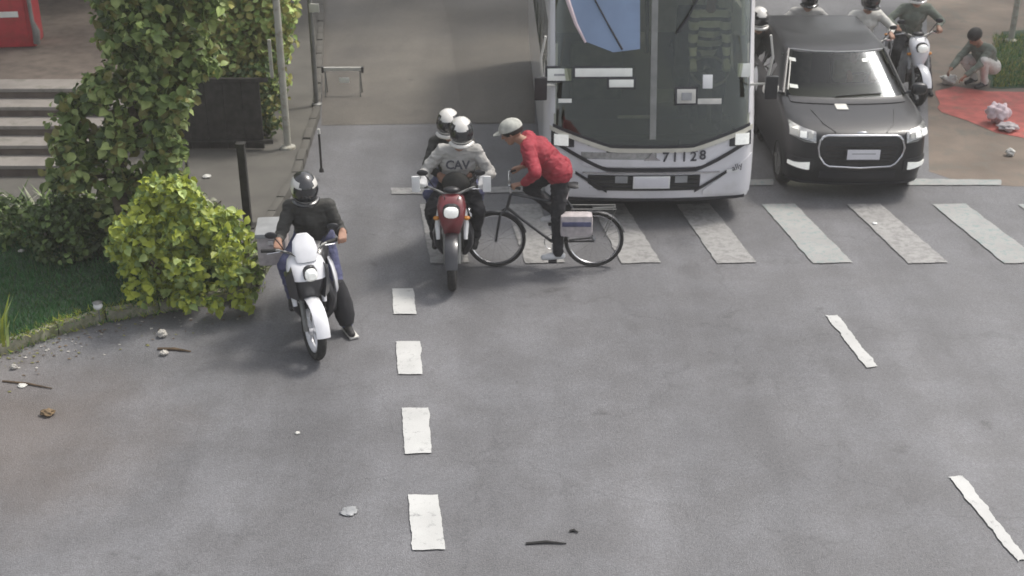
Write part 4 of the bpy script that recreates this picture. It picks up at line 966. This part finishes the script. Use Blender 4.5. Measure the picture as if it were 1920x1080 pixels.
def at_bus(px, py, off):     # pixel on the windscreen -> local point just behind it
    r = ray(px, py); best = None
    for k in range(400):
        t = 10+k*.025; p = V((0, 0, H))+r*(t); q = bus_inv @ p
        if q.y >= B.y(max(-1.15, min(1.15, q.x)), max(.3, min(2.95, q.z)))+off: return q
    return q
bus_inv = (Matrix.Translation(bus.location) @ Matrix.Rotation(BR, 4, 'Z')).inverted()
# wipers
for (a, b, c) in [((-.05, 1.0), (-.45, 1.75), (-.80, 2.38)), ((.62, 1.08), (.50, 1.7), (.30, 2.1))][:1]: pass
def wiper(pts2):
    P3 = [B.pt(x, z, .06) for x, z in pts2]; o = MB().tube(P3[:2], [.014, .010], 'busblack', 6).build('wiper_arm', bus); MB().tube(P3[1:], .009, 'busblack', 6).build('wiper_blade', o)

def bus_px(px, py): q = at_bus(px, py, 0); return (q.x, q.z)
wiper([bus_px(1166, 92), bus_px(1140, 45), bus_px(1108, -15)]); wiper([bus_px(1268, 62), bus_px(1290, 30), bus_px(1312, -15)])
# inside
ins = MB().box((0, 1.05, .86), (2.05, 1.1, .06), 'interior', bev=.02).build('dashboard', bus)
MB().box((0, .62, .98), (1.95, .16, .20), 'interior', bev=.05).build('dashboard_top', bus)
MB().box((0, 3.3, .55), (2.2, 6.2, .04), 'interior').build('bus_floor', bus)
MB().box((-.55, 1.35, 1.42), (.62, .16, .70), 'seatfab', bev=.06).build('passenger_seat', bus)
def board(name, x0, y0_, x1, y1, m, off=-.055, frame=None, th=.012, lean=.3):
    a = at_bus(x0, y0_, off); b = at_bus(x1, y1, off); c = (a+b)/2; wdt = abs(b.x-a.x); hgt = abs(a.z-b.z)/cos(lean)
    R_ = Matrix.Rotation(-lean, 3, 'X')
    o = MB().box(c, (wdt, th, hgt), m, rot=R_, bev=.003).build(name, bus)
    if frame: MB().box(c+V((0, .012, 0)), (wdt+.05, th, hgt+.05), frame, rot=R_, bev=.004).build('board_frame', o)
    return o, c, R_
o, c, R_ = board('route_board', 1026, 126, 1072, 154, 'signw', frame='busblack')
MB().box(c+V((0, -.009, .0)), (.12, .004, .022), 'bikegrey', rot=R_).build('faded_lettering', o)
board('route_board', 1078, 127, 1186, 145, 'signw', frame='busblack')
board('route_board', 1142, 149, 1188, 164, 'signw', frame='busblack', off=-.07)
board('notice_board', 1270, 168, 1304, 193, 'offwhite', frame='busblack')
o_, c_, R2 = board('notice_paper', 1278, 174, 1297, 188, 'bikegrey', off=-.085)
board('dash_strip', 1290, 186, 1352, 194, 'offwhite')
board('small_panel', 1384, 120, 1406, 143, 'signw', th=.004, off=-.03)  # plain white panel on the right of the glass
board('small_panel', 1318, 140, 1336, 166, 'white', th=.006, off=-.03)  # white panel where the driver's hand sits
board('paper', 1218, 168, 1262, 190, 'grey', off=.10)
board('small_card', 1047, 185, 1072, 193, 'signw')
board('small_panel', 1158, 216, 1228, 222, 'bikegrey', off=.02, th=.004)
# pale blue panel set just outside the glass
a = [at_bus(1060, -30, -.075), at_bus(1200, -30, -.075), at_bus(1200, 92, -.075), at_bus(1150, 98, -.075), at_bus(1098, 78, -.075), at_bus(1082, 45, -.075), at_bus(1068, 5, -.075)]
MB().prism(a, (0, .006, 0), 'bluesh').build('blue_panel', bus)
e_ = [at_bus(1056, -30, -.075), at_bus(1066, 5, -.075), at_bus(1080, 45, -.075), at_bus(1098, 80, -.075)]
MB().tube(e_, [.026, .026, .02, .012], 'pinkw', 6).build('panel_edge', bus)
e_ = [at_bus(1213, -30, .03), at_bus(1213, 100, .03)]; MB().tube(e_, .022, 'darkmetal', 6).build('inner_post', bus)
e_ = [at_bus(1228, -30, .06), at_bus(1226, 100, .06)]; MB().tube(e_, .035, 'bikegrey', 6).build('inner_trim', bus)
e_ = [at_bus(1395, -30, .12), at_bus(1394, 66, .12)]; MB().tube(e_, .022, 'white', 8).build('grab_pole', bus)
# steering wheel
sw = at_bus(1330, 133, .22)
s_ = MB().torus(sw, (0, -.55, .8), .21, .016, 'grey', n=32, k=8); s_.tube([sw-V((.2, 0, 0)), sw, sw+V((.2, 0, 0))], .014, 'black', 6); s_.ell(sw, (.06, .05, .04), 'black'); s_.tube([sw, sw+V((0, -.15, -.55))], .03, 'black', 8); s_.build('steering_wheel', bus)
dsw = sw
# driver seat + driver
MB().box((sw.x, sw.y+.78, sw.z-.30), (.55, .55, .14), 'seatfab', bev=.05).build('driver_seat', bus)
MB().box((sw.x, sw.y+1.05, sw.z+.1), (.50, .12, .8), 'seatfab', bev=.05).build('seat_back', bus)
MB().box((sw.x, sw.y+.80, (sw.z-.37+.57)/2), (.4, .4, sw.z-.37-.57), 'interior', bev=.02).build('seat_pedestal', bus)
dl = bus.matrix_basis @ V((0, 0, 0)); Bm = Matrix.Translation(bus.location) @ Matrix.Rotation(BR, 4, 'Z'); dw = Bm @ V((sw.x, sw.y-.02, 0))
bb_ = ((1, 0, 0), (0, -.8, -.55), (0, -.55, .8)); zz = sw.z
drv, hdd, fcd, _, _ = person('bus driver in a black and white striped shirt holding the steering wheel', dw, BR, (.05, .60, zz+.04), (.05, .50, zz+.58), (.05, .44, zz+.76), (0, -1, -.1),
    ((-.19, .0, zz+.03), (.19, .0, zz+.03)), ((-.14, .1, zz-.62), (.14, .1, zz-.62)), dict(top='striped', leg='trdark', skin='skin', shoe='shoe', glove='glovew'), (bb_, bb_), elbow=(0, .1, -1), knee=(0, -1, .7), vox=.011)
MB().ell(hdd+V((0, .02, .055)), (.10, .11, .09), 'hair', n=18, k=10, z0=-.4).build('hair', drv); eyes(drv, hdd, fcd)
# roof, sides
MB().box((0, 3.7, 3.02), (1.9, 5.8, .05), 'silver', bev=.02).build('roof_panel', bus)
for s in (-1, 1):
    for k in range(5): MB().box((s*1.155, 1.35+k*1.08, 1.75), (.012, 1.04, .84), 'glass', bev=.004, rot=Matrix.Rotation(-s*.045, 3, 'Y')).build('side_window', bus)
    for y in (1.15, 5.3): car_wheel(t=bus, c=(s*1.03, y, .40), R=.40, wd=.24)
    MB().tube([B.pt(s*1.1, 1.55, .0), V((s*1.24, .12, 1.62)), V((s*1.27, .02, 1.95)), V((s*1.22, .0, 2.2))], .014, 'offwhite', 8).build('mirror_arm', bus)
    MB().box((s*1.27, -.02, 1.62), (.14, .06, .26), 'black', bev=.02).build('mirror', bus)

# ---- car
vf = G(1607, 347, .22)
van = thing('car', 'low black car with a chrome framed grille waiting right of the bus', 'car', (vf.x, vf.y, 0), 0)
Vn = Veh(.84, [(.2, .07), (.42, .0), (.72, .0), (.82, .03), (.87, .12), (.92, .30), (.965, .58), (1.0, .84), (1.02, .88), (1.41, 1.50), (1.45, 1.70), (1.47, 2.1)], 3.2, .12, .22, [(.2, .97), (.5, 1.), (.95, .985), (1.45, .76), (1.47, .70)])
wl = lambda x: 1.015+.0*(abs(x)/.7)**2; wt = lambda x: 1.405-.02*(abs(x)/.7)**2
zs = [.22, .30, .38, .46, .54, .62, .70, .76, .80, .83, .86, .89, .92, .945, .97, .99, 1.005, 1.02, 1.08, 1.15, 1.22, 1.29, 1.36, 1.41, 1.435, 1.455, 1.47]
hwx = lambda z: Vn.w(z)-.10
Vn.shell('car_body', zs, 'vanpaint', van, lambda x, z: abs(x) < hwx(z)+.02 and z > 1.012 and z < 1.405)
mb = MB(); nx = 20; nz = 8; vs_ = []
for i in range(nz+1):
    z = 1.012+(1.41-1.012)*i/nz
    for k in range(nx+1): vs_.append(Vn.pt((-1+2*k/nx)*(hwx(z)+.035), z, .006))
mb.add(vs_, [[i*(nx+1)+k, i*(nx+1)+k+1, (i+1)*(nx+1)+k+1, (i+1)*(nx+1)+k] for i in range(nz) for k in range(nx)], 'vglass'); mb.build('windscreen', van)
Vn.strip('cowl', -.70, .70, .985, 1.018, 'black', van, off=.010, nz=2)
for s in (-1, 1): MB().tube([Vn.pt(s*(hwx(z)+.05), z, .008) for z in (1.02, 1.12, 1.22, 1.32, 1.41)], .022, 'vanpaint', 8).build('pillar', van)
MB().tube([Vn.pt(x, 1.415, .006) for x in (-.58, -.3, 0, .3, .58)], .012, 'bikegrey', 6).build('roof_edge', van)
Vn.strip('grille', -.46, .46, .47, .80, 'black', van, off=.006)
for k in range(6): Vn.strip('grille_slat', -.42, .42, .50+k*.048, .510+k*.048, 'darkmetal', van, off=.014, nz=1)
def chrome_path(pts, r, name, m='chrome'):
    return MB().tube([Vn.pt(x, z, .02) for x, z in pts], r, m, 8).build(name, van)
chrome_path([(-.47, .77), (-.45, .805), (-.40, .815), (0, .82), (.40, .815), (.45, .805), (.48, .77)], .015, 'chrome_bar')
chrome_path([(-.48, .78), (-.50, .68), (-.48, .58), (-.42, .49), (-.36, .455), (0, .445), (.36, .455), (.42, .49), (.49, .58), (.51, .68), (.48, .78)], .013, 'chrome_frame')
p = Vn.pt(0, .835, .02); MB().ell(p, (.065, .012, .022), 'chrome', n=16, k=8).build('emblem', van)
p = Vn.pt(0, .61, .03); pl = MB().box((.02, p.y-.005, .615), (.42, .014, .145), 'black', bev=.004).build('number_plate', van)
MB().box((.02, p.y-.014, .618), (.385, .008, .12), 'plate', bev=.002).build('plate_face', pl)
MB().box((.02, p.y-.019, .630), (.28, .003, .010), 'bikegrey').build('plate_line', pl)
for s in (-1, 1):
    X = lambda a, b: (min(s*a, s*b), max(s*a, s*b))
    hl = Vn.strip('headlight', *X(.53, .80), lambda x: .735+.06*(abs(x)-.53)/.27, lambda x: .835+.055*(abs(x)-.53)/.27, 'lampdim', van, off=.022, nx=12, th=.03)
    for a_, b_, m_ in [(.57, .62, 'offwhite'), (.635, .70, 'lamp'), (.715, .79, 'lamp' if s > 0 else 'offwhite')]:
        Vn.strip('headlight_lens', *X(a_, b_), .775+.09*(a_-.55), .818+.13*(a_-.55), m_, hl, off=.034, nx=5, nz=2, th=.02)
    chrome_path([(s*.53, .73), (s*.66, .745), (s*.80, .785)], .008, 'headlight_trim', 'grey')
    Vn.strip('fog_lamp_surround', *X(.53, .82), lambda x: .37+.05*(abs(x)-.5), lambda x: .53+.04*(abs(x)-.5), 'black', van, off=.010, nx=8)
    Vn.strip('fog_lamp', *X(.58, .80), lambda x: .405+.12*abs(abs(x)-.60), lambda x: .475+.10*abs(abs(x)-.60)+.02*sin(abs(x)*14), 'lamp', van, off=.024, nx=10, nz=3, th=.02)
    MB().tube([(s*.74, 1.10, 1.02), (s*.86, 1.06, 1.05)], .02, 'black', 8).build('mirror_arm', van)
    MB().ell((s*.92, 1.04, 1.09), (.10, .06, .075), 'offwhite' if s < 0 else 'vanpaint', pw=.75).build('mirror', van)
    for k in range(2): MB().box((s*.728, 1.98+k*.66, 1.20), (.010, .60, .34), 'dglass', bev=.004, rot=Matrix.Rotation(-s*.40, 3, 'Y')).build('side_window', van)
    for y in (.68, 2.55): car_wheel(van, (s*.75, y, .30), .30, .18)
    MB().tube([Vn.pt(s*.30, .845, .004), Vn.pt(s*.42, .90, .004), Vn.pt(s*.50, .96, .004)], .006, 'black', 6).build('bonnet_crease', van)
Vn.strip('lower_grille', -.45, .45, .29, .39, 'busblack', van, off=.006)
Vn.strip('bumper_lip', -.80, .80, .20, .235, 'busblack', van, off=.012)
MB().box((0, 1.35, .93), (1.30, .6, .12), 'interior', bev=.05).build('dashboard', van)
MB().box((0, 2.2, .34), (1.5, 1.8, .04), 'interior').build('car_floor', van)
for s in (-1, 1):
    MB().box((s*.36, 2.1, .55), (.48, .50, .16), 'seatfab', bev=.05).build('seat', van)
    MB().box((s*.36, 2.38, .88), (.46, .13, .62), 'seatfab', bev=.05).build('seat_back', van)
    MB().box((s*.36, 2.40, 1.24), (.22, .09, .14), 'seatfab', bev=.03).build('headrest', van)
MB().box((0, 1.62, 1.33), (.20, .03, .05), 'black', bev=.01).build('rear_view_mirror', van)
s_ = MB().torus((.36, 1.66, .98), (0, -.5, .85), .17, .014, 'black', n=28, k=8); s_.tube([(.19, 1.66, .98), (.53, 1.66, .98)], .012, 'black', 6); s_.tube([(.36, 1.66, .98), (.36, 1.5, .8)], .025, 'black', 6); s_.build('steering_wheel', van)
vp, hdv, fcv, _, _ = person('car driver in a white shirt behind the right side of the black car windscreen', van.location+V((.36, 1.66, 0)), 0, (0, .50, .70), (0, .50, 1.12), (0, .44, 1.28), (-.1, -1, -.1),
    ((-.15, .0, 1.02), (.15, .0, 1.02)), ((-.13, -.25, .45), (.13, -.25, .45)), dict(top='offwhite', leg='trdark', skin='skin', shoe='shoe', glove='skin'), (bb_, bb_), elbow=(0, .1, -1), knee=(0, -1, .7), vox=.012)
MB().ell(hdv+V((0, .02, .045)), (.10, .11, .075), 'hair', n=18, k=10, z0=-.4).build('hair', vp); eyes(vp, hdv, fcv)
for (x, z, w_, h_) in [(-.58, 1.33, .07, .03), (-.62, 1.10, .09, .03), (.30, 1.34, .06, .03)]:
    Vn.strip('windscreen_sticker', x-w_/2, x+w_/2, z-h_/2, z+h_/2, 'signw', van, off=.012, nx=3, nz=1, th=.002)
chrome_path([(-.69, 1.06), (-.64, 1.20), (-.60, 1.32)], .008, 'side_trim', 'offwhite')
MB().tube([Vn.pt(-.15, 1.025, .02), Vn.pt(.10, 1.04, .02), Vn.pt(.42, 1.045, .02)], .008, 'black', 6).build('wiper', van)
Vn.strip('washer_vent', -.19, -.05, .965, .985, 'offwhite', van, off=.010, nx=3, nz=1)
def rider_bike(x, y, rz, lab_b, lab_p, body, front, top, hel, hs, seed):
    random.seed(seed)
    motorcycle(lab_b, (x, y, 0), rz, body, 'bikegrey', front, 'scooter', steer=random.uniform(-.2, .2))
    p_, h_, f_, _, _ = person(lab_p, (x, y, 0), rz, (0, .16, .86), (random.uniform(-.03, .03), .02, 1.32), (random.uniform(-.04, .04), -.05, 1.49), (random.uniform(-.3, .3), -1, -.12),
        ((-.30, -.33, 1.02), (.30, -.33, 1.02)), ((-.21, -.03, .33), (.34, -.10, .10)), dict(top=top, leg='trdark', skin='skin', shoe='shoe', glove='skin'), (barL, barR), elbow=(0, .25, -.45), knee=(0, -1, .5), vox=.013, bulk=1.08)
    helmet(p_, h_, f_, hel, stripe=hs)
rider_bike(3.35, 17.2, .05, 'white fronted scooter standing in the gap between the bus and the black car', 'person in dark jacket in the gap between bus and black car', 'bikegrey', 'bikewhite', 'jdark', 'helmetw', 'helmetb', 3)
rider_bike(4.30, 18.45, -.05, 'dark scooter behind the left rear of the black car', 'person in grey shirt behind the left rear of the black car', 'bikedark', 'bikedark', 'shirtgrey', 'helmetb', None, 4)
rider_bike(5.10, 18.3, .08, 'black motorcycle directly behind the middle of the black car', 'person in white shirt behind the middle of the black car', 'bikedark', 'bikewhite', 'offwhite', 'helmetb', None, 5)
rider_bike(5.92, 18.7, 0, 'grey scooter behind the right rear of the black car', 'person in olive jacket behind the right rear of the black car', 'bikegrey', 'bikewhite', 'jgreen', 'helmetw', 'helmetb', 6)
# ------------------------------------------------------------------ scooters behind the vehicles and right-hand side
q = G(1842, 166)
cr2, hdc, fcc, _, _ = person('person in grey green jacket and white trousers crouching on the red pavement edge', (q.x, q.y+.12, .012), radians(-62), (0, .12, .30), (0, -.14, .66), (0, -.27, .78), (0, -1, -.7),
    ((-.14, -.52, .30), (.14, -.50, .26)), ((-.12, -.02, .10), (.12, -.06, .10)), dict(top='jgreen', leg='offwhite', skin='skin', shoe='shoe', glove='skin'), (None, None), elbow=(0, .2, -.6), knee=(0, -1, .8), vox=.011)
R = head_frame(fcc); MB().ell(hdc+R @ V((0, .015, .05)), (.105, .118, .10), 'hair', n=20, k=12, z0=-.5, rot=R).build('hair', cr2); eyes(cr2, hdc, fcc)
# bags, litter, stones
def crumple(name, label, cat, c, r, m, seed, flat=.6):
    bm = bmesh.new(); bmesh.ops.create_icosphere(bm, subdivisions=4, radius=1)
    for v in bm.verts:
        n = noise.noise(v.co*2.0+V((seed*7.3, 0, 0)))+(.55*abs(noise.noise(v.co*5+V((seed, 3, 0))))+.3*abs(noise.noise(v.co*11+V((0, seed, 0)))) if cat in ('bag', 'litter') else .15*noise.noise(v.co*6)); v.co = V((v.co.x*r*(1+.5*n), v.co.y*r*(1+.35*n), v.co.z*r*flat*(1+.6*n)))
    zmin = min(v.co.z for v in bm.verts)
    for v in bm.verts: v.co.z -= zmin
    me = bpy.data.meshes.new(name)
    for f in bm.faces: f.smooth = True
    bm.to_mesh(me); bm.free(); me.materials.append(M[m]); o = bpy.data.objects.new(name, me); COL.objects.link(o); o.location = c; tag(o, label, cat); return o
crumple('plastic_bag', 'crumpled pale pink plastic bag lying on the red pavement', 'bag', G(1868, 232, .012), .13, 'pinkw', 1, .9)
crumple('plastic_bag', 'flat grey plastic scrap beside the pink bag at the red pavement edge', 'bag', G(1888, 245, .012), .12, 'bag', 2, .35)
crumple('plastic_bag', 'small white bag left of the crouching person', 'bag', G(1778, 158, .012), .10, 'offwhite', 3, .6)
crumple('paper_cup', 'small white paper scrap on the brown verge under the red pavement', 'litter', G(1893, 292, .006), .05, 'offwhite', 4, .8)
crumple('stone', 'round whitish stone on the road just below the kerb, largest of the stones', 'stone', G(305, 632, .004), .042, 'stone', 5, .8)
crumple('stone', 'small grey stone beside the stick on the road', 'stone', G(308, 666, .004), .035, 'stone', 6, .6)
crumple('stone', 'small pale stone near the photo left edge below the kerb', 'stone', G(27, 692, .004), .028, 'stone', 7, .8)
crumple('leaf_clump', 'curled brown leaf clump lowest on the left of the road', 'litter', G(90, 778, .004), .05, 'dryleaf', 8, .4)
crumple('paper_scrap', 'tiny pale paper scrap with a twig at the photo left edge', 'litter', G(42, 724, .004), .035, 'offwhite', 9, .2)
crumple('paper_scrap', 'pale paper scrap on the sidewalk left of the railing post', 'litter', G(388, 333, .1), .045, 'offwhite', 10, .3)
crumple('paper_scrap', 'grey flattened scrap on the road left of the nearest white edge dash', 'litter', G(655, 960, .004), .055, 'bikegrey', 11, .12)
crumple('paper_scrap', 'small white fleck in the dark grass near the photo left edge', 'litter', G(40, 472, .11), .03, 'offwhite', 12, .3)
crumple('paper_scrap', 'tiny white speck on the zebra stripe in front of the black car', 'litter', G(1640, 420, .016), .025, 'white', 13, .3)
crumple('paper_scrap', 'tiny pale speck on open asphalt between the lawn and the edge dashes', 'litter', G(558, 813, .004), .018, 'offwhite', 14, .3)
def twig(label, a, b, m='brown', r=.009):
    a, b = V(a), V(b); mid = (a+b)/2+V((0, .015, .004)); o = MB().tube([a-a, mid-a, b-a], [r, r*1.1, r*.5], m, 6).build('twig'); o.location = a+V((0, 0, r)); return tag(o, label, 'twig')
twig('dark stick lying on the road between the kerb and the white motorcycle', G(296, 656, .004), G(358, 661, .004), r=.013)
twig('thin brown twig at the photo left edge on the road', G(5, 716, .004), G(98, 730, .004))
twig('long dark twig on the asphalt at the bottom middle of the photo', G(986, 1021, .004), G(1062, 1021, .004), 'rubber', .010)
twig('short dark twig just above the long twig at the bottom middle', G(1068, 998, .004), G(1084, 1000, .004), 'rubber', .010)
# dry leaves scattered at the kerb
mb = MB()
for k in range(260):
    t = random.random()*6; i = int(t); p = edge[1:8][i].lerp(edge[1:8][i+1], t-i)+V((random.gauss(0, .1), -abs(random.gauss(0, .28))-.03, .008)); s_ = random.uniform(.008, .022); a = random.uniform(0, 2*pi)
    mb.add([p+V((cos(a+u)*s_, sin(a+u)*s_*.6, random.uniform(0, .01))) for u in (0, 1.6, 3.1, 4.7)], [[0, 1, 2, 3]], random.choice(['dryleaf', 'brown', 'leaf_o', 'stone']))
g = mb.build('leaf_litter', smooth=False); g['kind'] = 'stuff'; g['label'] = 'dry leaves and grit along the kerb'; g['category'] = 'leaf litter'

# thin pale haze volume put over the junction to lift the dark tones
hz = MB().box((0, 35, 4.9), (126, 158, 12.0), 'white').build('added_haze', smooth=False); hz['kind'] = 'stuff'
hm = bpy.data.materials.new('added_haze'); hm.use_nodes = True; hn = hm.node_tree; hn.nodes.remove(hn.nodes['Principled BSDF'])
pv = hn.nodes.new('ShaderNodeVolumePrincipled'); pv.inputs['Color'].default_value = (1, .97, .93, 1); pv.inputs['Density'].default_value = .0025; pv.inputs['Anisotropy'].default_value = .2
hn.links.new(pv.outputs[0], hn.nodes['Material Output'].inputs['Volume']); hz.data.materials.clear(); hz.data.materials.append(hm)
